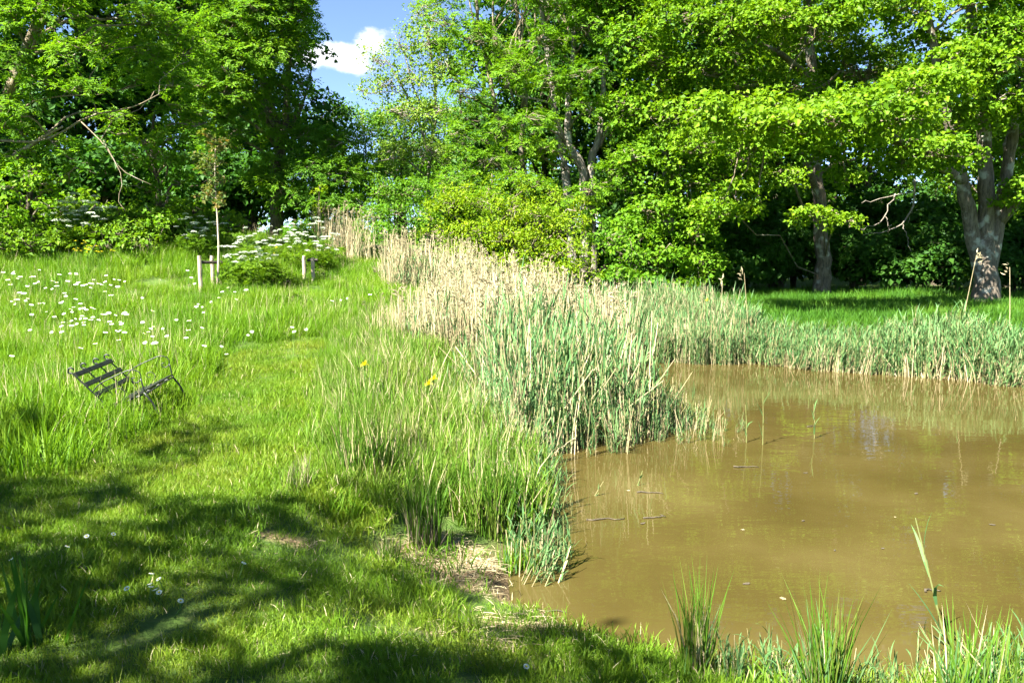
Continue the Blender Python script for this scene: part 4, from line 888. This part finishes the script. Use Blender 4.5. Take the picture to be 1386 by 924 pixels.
# yellow iris flowers among the bank grass
def iris_flower(label, px, py, D, h):
    q = P(px, py, D); z0 = max(h1(q[0], q[1]), WATER); root = empty('yellow_iris', (q[0], q[1], z0)); rng = np.random.default_rng(int(px))
    tag(root, label, 'flower', 'yellow irises among the bank reeds'); hh = q[2] - z0
    obj('stem', mk('stem', *(lambda t: (t[0], t[1]))(tube(np.array([[0, 0, 0], [.01, 0, hh * .5], [0, 0, hh]]), [.005, .005, .004], 5)), [M['green_stem']]), root)
    A = Acc()
    for k in range(6):
        a = k * math.pi / 3; d = np.array([math.cos(a), math.sin(a), 0]); s_ = np.array([-d[1], d[0], 0]); up = k % 2; V = []
        for t, w in [(0, .006), (.35, .022), (.7, .026), (1, .006)]:
            zz = (.05 * t if up else .03 * math.sin(t * 2.4) - .02 * t); c_ = d * (.022 if up else .050) * t + [0, 0, hh + zz]
            V += [c_ - s_ * w * .6, c_ + s_ * w * .6]
        A.add(np.array(V), np.array([[0, 1, 3, 2], [2, 3, 5, 4], [4, 5, 7, 6]]))
    obj('petals', A.mesh('petals', [M['yellow_petal']]), root)
iris_flower('yellow iris flower standing alone near the path side', 493, 495, 7.6, .8)
iris_flower('higher of the paired yellow iris flowers', 587, 514, 7.6, .8)
iris_flower('lower of the paired yellow iris flowers', 580, 521, 7.5, .8)
iris_flower('yellow iris flower in the inlet reeds', 957, 407, 15.5, 1)
# lone stems in the water
def lone(label, px, py, top, D, dead, lean=0.0, name='reed_stem'):
    q = P(px, py, D); z0 = max(h1(q[0], q[1]), WATER) - .05; rng = np.random.default_rng(int(px * 3 + py)); A = Acc()
    h = (py - top) / FPX * D * 1.02
    if dead == 'plume': dead_reed(rng, A, np.zeros(3), h, True)
    else: green_reed(rng, A, np.zeros(3), h, 4 if h > .4 else 2, .018)
    o = obj(name, A.mesh(name, RM), None, (q[0], q[1], z0)); o.rotation_euler = (0, lean, 0)
    tag(o, label, 'reed', 'single reed stems')
lone('single reed stem standing alone in open water', 1102, 598, 540, 8.7, 0)
lone('reed stem at the tip of the water reeds with drooping leaf', 1032, 610, 525, 8.4, 0)
lone('second reed stem at the tip of the water reeds', 1010, 608, 545, 8.5, 0)
lone('tall leaning reed above the near shore', 1285, 930, 690, 3.9, 0, -.28)
lone('tall brown plumed reed left of the forked trunk base', 1297, 500, 372, 13.9, 'plume')
lone('tall brown plumed reed right of the forked trunk base', 1363, 508, 392, 13.6, 'plume')
lone('tall dead reed where the inlet fringe ends', 1013, 480, 365, 15, 'plume')
lone('dead reed at the top of the inlet fringe', 975, 470, 372, 15.6, 'plume')
lone('short reed shoot leaning over the pond corner', 860, 672, 640, 6.9, 0, .3)
lone('bent reed shoot in the pond corner', 800, 690, 655, 6.6, 0, .5)

# ------------------------------------------------------------------ staked sapling
b = G(294, 392); b[2] -= .03; D = b[1]
root = empty('sapling_tree', b); tag(root, 'young thin sapling with reddish leaf tips tied to a wooden stake', 'tree')
tp = np.array([b, P(296, 340, D), P(294, 290, D), P(291, 240, D), P(292, 186, D)])
A = Acc(); A.add(*tube(spline(tp, 16), np.linspace(.028, .006, 16), 7)); obj('trunk', A.mesh('trunk', [M['stake']], b, True), root)
rng = np.random.default_rng(301); tw = []; cl = []
for k in range(46):
    t = rng.uniform(.52, 1.0); s0 = spline(tp, 60)[int(t * 59)]; a = rng.uniform(0, 6.28); l = rng.uniform(.12, .48) * (1.1 - .45 * t)
    e = s0 + np.array([math.cos(a) * l - .10 * (t < .9), math.sin(a) * l, l * .5]); tw.append([s0, (s0 + e) / 2 + [0, 0, -.02], e]); cl.append(e); cl.append((s0 + e * 2) / 3)
Vt, Ft = tubes(np.array(tw), np.tile([.007, .005, .002], (46, 1))); obj('branches', mk('branches', Vt - b, [Ft], [M['twig']]), root)
cl = np.array(cl); Vl, Fl = leaves(cl, rng.normal(size=cl.shape) * .4 + [0, 0, 1], 'bramble', rng, .45, .8); obj('crown', mk('crown', Vl - b, [Fl], [M['red_leaf']]), root)
def stake_frame(label, posts, z_top, bar, seed):
    c = posts[0]; root = empty('tree_stake', c); tag(root, label, 'stake', 'wooden stakes for young trees'); rng = np.random.default_rng(seed)
    for p, h in posts_h(posts, z_top):
        n = 7; pts = np.stack([np.full(n, p[0] - c[0]), np.full(n, p[1] - c[1]), np.linspace(p[2] - c[2] - .1, h - c[2], n)], 1); pts[:, :2] += rng.normal(size=(n, 2)) * .003
        rr = np.full(n, .042); rr[-1] = .036
        obj('post', mk('post', *tube(pts, rr, 9), [M['stake']], smooth_sh=False), root)
    a, e = bar; V, F = tube(spline([np.asarray(a) - c, (np.asarray(a) + e) / 2 - c, np.asarray(e) - c], 5), np.full(5, .034), 4); obj('crossbar', mk('crossbar', V, F, [M['rubber']]), root)
def posts_h(posts, zt): return [(p, z) for p, z in zip(posts, zt)]
pa = G(272, 397); Da = pa[1]; pb_ = G(292, 388); za = P(272, 346, Da)[2]; zb = P(292, 346, pb_[1])[2]
stake_frame('tall pale wooden stake with dark crossbar holding the sapling', [pa, pb_ + [-.06, .02, 0]], [za, zb], (P(272, 355, Da) + [-.02, 0, 0], P(297, 355, pb_[1]) + [.05, 0, 0]), 1)
pa = G(412, 378); pb_ = G(424, 384); Da, Db = pa[1], pb_[1]
stake_frame('smaller stake pair with dark tie beside the leafy column', [pb_, pa], [P(424, 349, Db)[2], P(412, 346, Da)[2]], (P(416, 352, Db), P(430, 352, Db)), 2)

# ------------------------------------------------------------------ bench sunk in the long grass
BO = np.array([-3.44, 7.7, 0]); BO[2] = h1(BO[0], BO[1])
bench = empty('garden_bench', BO); bench.rotation_euler = (0, math.radians(-23), math.radians(9)); bench.scale = (.86, .85, .88); bench.location.z -= .09
tag(bench, 'weathered dark metal garden bench leaning back in the long grass', 'bench')
HL = .58
def bpart(name, pts, r, sides=6, m='bench_metal', par=None): return obj(name, mk(name, *tube(np.asarray(pts, float), r, sides), [M[m]], smooth_sh=True), par or bench)
def slat(name, c, n, wd, th):           # a flat bar along Y at c in XZ with its wide direction n
    c = np.array([c[0], 0, c[1]]); n = np.array([n[0], 0, n[1]]) / np.hypot(*n); t = np.array([n[2], 0, -n[0]]); V = []
    prof = [(-.5, -.3), (-.38, -.5), (.38, -.5), (.5, -.3), (.5, .3), (.38, .5), (-.38, .5), (-.5, .3)]
    for yy in (-HL, HL):
        for a, b2 in prof: V.append(c + n * a * wd + t * b2 * th + [0, yy, 0])
    i = np.arange(8); j = (i + 1) % 8
    F = [np.stack([i, j, j + 8, i + 8], 1), np.array([[0, 7, 4, 3], [1, 0, 3, 2], [7, 6, 5, 4], [8, 11, 12, 15], [9, 10, 11, 8], [15, 12, 13, 14]])]
    return obj(name, mk(name, V, F, [M['bench_slat']]), bench)
bd = np.array([-.34, .94])               # back rises and reclines
back0 = np.array([-.20, .44])
for t in (.16, .30, .44): slat('back_slat', back0 + bd * t + [.016, 0], bd, .052, .02)
for xx in (-.13, -.03, .07, .17): slat('seat_slat', (xx, .425 + .02 * abs(xx)), (1, 0), .06, .02)
for yy in (-HL + .02, -HL / 3, HL / 3, HL - .02):
    pts = [(.20, .40), (.05, .405), (-.10, .40), (-.18, .415), (-.215, .46)] + [tuple(back0 + bd * t) for t in (.10, .25, .42, .47)]
    tip = back0 + bd * .47
    pts += [tuple(tip + np.array([-.03 * math.sin(a), .030 - .030 * math.cos(a)]) + [0, .0]) for a in (.9, 1.8, 2.8, 3.8, 4.8)]
    bpart('upright', spline([(p[0], yy, p[1]) for p in pts], 34), .0085)
for yy in (-HL, HL):
    A0 = back0 + bd * .20
    arm = [(A0[0], A0[1]), (A0[0] + .12, A0[1] + .05), (.06, .69), (.18, .685), (.25, .63), (.235, .56), (.18, .54), (.15, .57), (.165, .60), (.19, .59)]
    ar = bpart('armrest', spline([(p[0], yy, p[1]) for p in arm], 30), .006)
    sc2 = [(.235, .56), (.22, .48), (.205, .42)]
    bpart('arm_support', spline([(p[0], yy, p[1]) for p in sc2], 6), .008)
    sc3 = [(-.02, .43), (.03, .50), (.0, .56), (-.05, .55), (-.05, .51), (-.02, .51)]
    bpart('scroll', spline([(p[0], yy, p[1]) for p in sc3], 18), .0045)
    bpart('leg', spline([(.20, yy, .42), (.235, yy, .25), (.22, yy, .08), (.27, yy, -.08)], 10), .011)
    bpart('leg', spline([(-.18, yy, .41), (-.20, yy, .25), (-.19, yy, .10), (-.26, yy, -.03)], 10), .011)
bpart('stretcher', [(.21, -HL, .40), (.21, HL, .40)], .008)
bpart('stretcher', [(-.19, -HL, .40), (-.19, HL, .40)], .008)

# ------------------------------------------------------------------ flowers
def flower_mesh(name, h, r, pet, seed):
    rng = np.random.default_rng(seed); A = Acc(); top = np.array([rng.normal() * .04, rng.normal() * .04, h])
    A.add(*tube(np.array([[0, 0, 0], top * .5 + [.01, 0, 0], top]), [.003, .0025, .0025], 3, False), 0)
    tl = np.array([rng.normal() * .25, -.25 + rng.normal() * .25, 1.0]); tl /= np.linalg.norm(tl); u = unit(np.cross(tl, [1, 0, 0])); v = np.cross(tl, u)
    n = 12; V = []; F = []
    for k in range(n):
        a = k * 2 * math.pi / n; da = .22; f = lambda rr, aa, z: top + u * rr * math.cos(aa) + v * rr * math.sin(aa) + tl * z
        V += [f(r * .2, a, 0), f(r * .8, a - da, .004), f(r, a, .001), f(r * .8, a + da, .004)]; F.append([4 * k, 4 * k + 1, 4 * k + 2, 4 * k + 3])
    A.add(np.array(V), np.array(F), 1)
    c = np.arange(8) * math.pi / 4
    Vd = np.concatenate([top + tl * .004 + r * .32 * (np.cos(c)[:, None] * u + np.sin(c)[:, None] * v), [top + tl * (.004 + r * .22)]])
    A.add(Vd, np.stack([np.arange(8), (np.arange(8) + 1) % 8, np.full(8, 8)], 1), 2)
    return A.mesh(name, [M['green_stem'], M[pet], M['yellow_petal']])
DM = [flower_mesh('daisy', h, .030, 'white_petal', k) for k, h in enumerate([.44, .50, .56, .48, .52, .60])]
crop = [(25, 185), (95, 200), (115, 185), (130, 195), (150, 225), (255, 205), (262, 220), (250, 250), (300, 235), (278, 145), (430, 235), (460, 260), (445, 290), (522, 237), (410, 292), (380, 298), (605, 180), (635, 195), (600, 275), (585, 240), (645, 262), (690, 265), (705, 250), (745, 242), (770, 257), (815, 210), (830, 258), (865, 245), (875, 280), (812, 288), (930, 230), (962, 235), (918, 275), (700, 270), (720, 298), (840, 322), (868, 335), (132, 320), (187, 345), (68, 400), (150, 385), (165, 400), (215, 382), (190, 390), (120, 420), (187, 435), (353, 400), (347, 432), (505, 348), (503, 373), (490, 400), (465, 422), (608, 390), (382, 485), (425, 525), (237, 520), (505, 510), (530, 500), (570, 485), (590, 450), (630, 440), (640, 470), (625, 475), (655, 465), (735, 460), (755, 448), (640, 505), (655, 520), (630, 520), (575, 540), (600, 540), (530, 572), (560, 572), (585, 578), (490, 590), (750, 505), (745, 530), (730, 542), (800, 500), (815, 505), (845, 498), (853, 535), (785, 555), (695, 585), (655, 578), (945, 498), (970, 495), (995, 500), (917, 535), (963, 562), (873, 582), (928, 598), (943, 625), (910, 635), (925, 662), (968, 703), (822, 660), (458, 635), (405, 635), (220, 620), (650, 745), (785, 762), (88, 805), (1105, 380), (1112, 568), (1130, 612), (1140, 645), (1213, 618), (1190, 668), (1200, 712), (1135, 730), (1268, 620), (1258, 222), (110, 275), (65, 250), (205, 270), (545, 188), (535, 262), (480, 180), (1185, 625)]
pix = [(cx / 5.773, 340 + cy_ / 5.773) for cx, cy_ in crop]
pix += [(268, 411), (272, 415), (266, 420), (302, 395), (322, 410), (312, 392), (254, 368), (258, 378), (264, 384), (232, 432), (276, 448), (262, 450), (252, 456), (222, 455), (340, 450), (330, 458), (302, 476), (310, 478), (276, 474), (395, 450), (415, 449), (206, 463), (209, 425), (262, 436), (395, 447), (460, 405), (470, 408), (495, 397), (452, 410), (300, 402), (318, 396), (330, 392), (286, 408), (275, 424)]
rr_ = random.Random(5)
for k, (px, py) in enumerate(pix):
    c = G(px, py, .42); m_ = DM[k % 6]
    o = obj('daisy', m_, None, c); o.rotation_euler = (0, 0, rr_.uniform(-.6, .6)); s_ = rr_.uniform(.6, 1.25) * (1.25 if py < 400 else 1); o.scale = (s_, s_, .42 / [.44, .50, .56, .48, .52, .60][k % 6] * rr_.uniform(.95, 1.15))
    tag(o, 'white oxeye daisy among others in the long meadow grass', 'flower', 'oxeye daisies in the meadow')
LM = flower_mesh('lawn_daisy', .07, .012, 'white_petal', 50)
for k, (px, py) in enumerate([(115, 731), (145, 734), (84, 754), (207, 806), (221, 806), (224, 792), (215, 808), (235, 825), (322, 773), (205, 793), (212, 800), (27, 765), (175, 805), (702, 910)]):
    o = obj('lawn_daisy', LM, None, G(px, py, .05)); o.rotation_euler = (0, 0, k); o.scale = (1.2, 1.2, 1.1)
    tag(o, 'tiny white daisy in the short shaded path grass', 'flower', 'small daisies on the path')
BM = flower_mesh('buttercup', .55, .035, 'yellow_petal', 51)
for k in range(29):
    px, py = (rr_.gauss(120, 14), rr_.gauss(338, 5)) if k < 24 else (rr_.gauss(375, 6) if k < 29 else rr_.gauss(205, 60), rr_.gauss(343 if k < 29 else 375, 5))
    o = obj('buttercup', BM, None, G(px, py, .75)); s_ = rr_.uniform(.6, 1.2); o.scale = (s_, s_, 1.4); o.rotation_euler = (0, 0, rr_.uniform(-1, 1))
    tag(o, 'yellow buttercup among the brambles at the meadow back', 'flower', 'yellow flowers at the meadow back')
# cow parsley
def parsley(seed, h, nu, spread, ur):
    rng = np.random.default_rng(seed); S_ = Acc(); US = []; Lf = Acc()
    S_.add(*tube(np.array([[0, 0, -.05], [.01, 0, h * .35], [0, .02, h * .62]]), [.010, .008, .006], 5))
    C = []
    for k in range(nu):
        a = k * 2.4 + rng.normal() * .3; q = spread * math.sqrt((k + .5) / nu); e = np.array([math.cos(a) * q, math.sin(a) * q, h * rng.uniform(.62, 1.08) - .2 * q])
        s0 = np.array([0, 0, h * rng.uniform(.3, .6)]); S_.add(*tube(spline([s0, (s0 + e) / 2 + [math.cos(a) * .05, math.sin(a) * .05, -.04], e - [0, 0, .04]], 5), np.linspace(.005, .003, 5), 3, False))
        r = ur * rng.uniform(.7, 1.25); n = 16; aa = np.arange(n) * 2.4; rr = r * np.sqrt((np.arange(n) + .5) / n)
        pc = e + np.stack([np.cos(aa) * rr, np.sin(aa) * rr, .02 - .25 * rr ** 2 / r + rng.normal(size=n) * .006], 1)
        S_.add(*tubes(np.stack([np.tile(e - [0, 0, .04], (n, 1)), pc], 1), np.tile([.0012, .0008], (n, 1))))
        U_ = Acc()
        for p in pc:
            m_ = 6; dd = rng.normal(size=(m_, 3)) * .010 * [1, 1, .4]
            V = leaf_verts(p + dd, unit(rng.normal(size=(m_, 3)) * [1, 1, .3]), np.tile([0, -.2, 1.], (m_, 1)) + rng.normal(size=(m_, 3)) * .3, np.full(m_, .020), np.full(m_, .018)).reshape(-1, 3)
            qd = np.arange(m_)[:, None] * 4; U_.add(V, np.concatenate([qd + [0, 1, 2], qd + [0, 2, 3]]))
        US.append(U_.mesh('umbel', [M['umbel']]))
    n = 42; a = rng.uniform(0, 6.28, n); q = rng.random(n) ** .6 * spread * 1.1; p = np.stack([np.cos(a) * q, np.sin(a) * q, h * rng.uniform(.1, .6, n)], 1)
    V, F = leaves(p, np.array([0, 0, 1.]) + rng.normal(size=(n, 3)) * .4, 'ash', rng, .45, .75); Lf.add(V, F)
    return S_.mesh('stem', [M['green_stem']]), US, Lf.mesh('leaves', [M['bramble_leaf']])
PM = [parsley(401 + k, h, nu, sp_, ur) for k, (h, nu, sp_, ur) in enumerate([(1.05, 8, .36, .075), (.9, 6, .30, .07), (1.15, 10, .42, .075), (1.0, 7, .34, .07)])]
for k in range(24):
    if k < 18: px, D = rr_.uniform(312, 405) if k < 9 else rr_.uniform(398, 446) if k < 13 else rr_.uniform(246, 292), rr_.uniform(17.0, 20.5) if k < 9 else rr_.uniform(19.5, 21)
    else: px, D = rr_.uniform(96, 136), rr_.uniform(19.4, 20.2)
    p = gpt(px, D); root = empty('cow_parsley', p, rr_.uniform(0, 6.28)); s_ = rr_.uniform(.8, 1.08) if k < 18 else rr_.uniform(1.1, 1.4)
    root.scale = (s_, s_, s_)
    if k < 18: tag(root, 'white flowering cow parsley in the drift behind the sapling', 'plant', 'cow parsley behind the sapling')
    else: tag(root, 'tall pale cow parsley in the cluster above the brambles', 'plant', 'tall cow parsley cluster at the meadow back')
    st_, us_, lf_ = PM[k % 4]; obj('stem', st_, root); obj('leaves', lf_, root)
    for u_ in us_: obj('umbel', u_, root)

# ------------------------------------------------------------------ dead branch and floating twigs
bb = P(1238, 240, 21.6); root = empty('dead_branch', bb); tag(root, 'bare grey dead branch hanging between the two trunks', 'branch')
for k, (pts, r0) in enumerate([([(1238, 240), (1236, 275), (1225, 300), (1200, 312), (1168, 318)], .045), ([(1222, 303), (1228, 320), (1233, 340)], .022), ([(1212, 262), (1200, 290), (1185, 305), (1165, 310)], .03), ([(1238, 262), (1215, 262), (1180, 272), (1166, 275)], .025), ([(1198, 292), (1202, 305), (1204, 312)], .015), ([(1236, 275), (1232, 290), (1229, 302)], .015)]):
    p = spline([P(x_, y_, 21.6 - .05 * j) for j, (x_, y_) in enumerate(pts)], 12); p[1:-1] += np.random.default_rng(k).normal(size=(10, 3)) * .025
    obj('limb' if k == 0 else 'twig', mk('limb', tube(p - bb, np.linspace(r0 * .65, .006, 12), 6)[0], tube(p - bb, np.linspace(r0 * .65, .006, 12), 6)[1], [M['bark_grey']], smooth_sh=True), root)
for k, (px, py, l, a, lab) in enumerate([(820, 703, .30, .1, 'dark floating twig in the pond corner, longest one'), (880, 667, .22, -.2, 'small floating twig near the pond corner reeds'), (885, 700, .18, .3, 'short floating twig beside the longest one'), (1010, 632, .24, 0, 'dark twig floating at the tip of the water reeds'), (765, 622, .42, .9, 'pale straw stick lying across the reed edge'), (720, 826, .40, -.1, 'thin stick lying on the near pond edge'), (1098, 577, .12, .4, 'tiny twig floating by the lone reed stem'), (1262, 800, .10, .2, 'tiny twig floating in the open water')]):
    x_, y_ = onz(px, py, WATER); rng = np.random.default_rng(500 + k); n = 8
    pts = np.stack([np.linspace(-l / 2, l / 2, n), rng.normal(size=n) * .012, rng.normal(size=n) * .002 + .002], 1)
    o = obj('floating_twig', mk('floating_twig', *tube(pts, np.linspace(.008, .003, n), 5), [M['straw'] if k in (4,) else M['bark_dark']], smooth_sh=True), None, (x_, y_, max(WATER, h1(x_, y_)) + (.15 if k == 4 else .004)))
    o.rotation_euler = (0, -.25 if k == 4 else 0, a); tag(o, lab, 'twig', 'twigs on the pond')

rr2 = random.Random(9); fm = []
for k in range(3):
    rng = np.random.default_rng(600 + k); a = np.arange(7) * 2 * math.pi / 7; r = rng.uniform(.6, 1.1, 7)
    V = np.stack([np.cos(a) * r * .022, np.sin(a) * r * .012, rng.normal(size=7) * .001 + .003], 1); V = np.vstack([V, [[0, 0, .006]]])
    fm.append(mk('floating_leaf', V, [np.stack([np.arange(7), (np.arange(7) + 1) % 7, np.full(7, 7)], 1)], [M['plume'] if k == 2 else M['bark_dark']]))
for k, (px, py) in enumerate([(895, 697), (870, 708), (850, 664), (905, 560), (1090, 640), (1005, 717), (1087, 705), (1130, 745), (1212, 700), (1342, 710), (1010, 790), (1060, 810), (1195, 742), (1240, 668)]):
    x_, y_ = onz(px, py, WATER); o = obj('floating_leaf', fm[k % 3], None, (x_, y_, WATER + .001)); o.rotation_euler = (0, 0, rr2.uniform(0, 6)); q = rr2.uniform(.6, 1.5); o.scale = (q, q, 1)
    tag(o, 'small dead leaf floating on the muddy water', 'leaf', 'dead leaves floating on the pond')

A = Acc(); lt = []
for k in range(3):
    A = Acc(); rng = np.random.default_rng(700 + k)
    for j in range(9):
        a = rng.uniform(0, 6.28); c = np.array([rng.normal() * .06, rng.normal() * .06, .006 + rng.random() * .008]); d = np.array([math.cos(a), math.sin(a), rng.normal() * .1]) * rng.uniform(.02, .06)
        A.add(*tube(np.array([c - d, c + [0, 0, .003], c + d]), [.0014, .0016, .0008], 3, False))
    lt.append(proto('litter', A, [M['straw']]))
x, y = sample(6000, -3, 1.4, 3, 8.5, g); k = (dirt(x, y) > .45) & (sdist(POND, x, y) > .05) & (x > -1.2); x, y = x[k][:190], y[k][:190]
place('straw_litter', 'dry straw litter strewn over the bare bank soil', x, y, g.uniform(.7, 1.3, len(x)), lt, g, .05, 'litter')
x, y = sample(9000, -3, 1.4, 3, 8.5, g); k = (dirt(x, y) > .3) & (sdist(POND, x, y) > .1); x, y = x[k][:120], y[k][:120]
spr = tuft_set('sprout', 3, [M['lawn']], (0, 9, .04, .03, .08, .004, .9, .5))
place('soil_sprouts', 'thin grass sprouts growing on the bare bank soil', x, y, g.uniform(.6, 1.2, len(x)), spr, g)
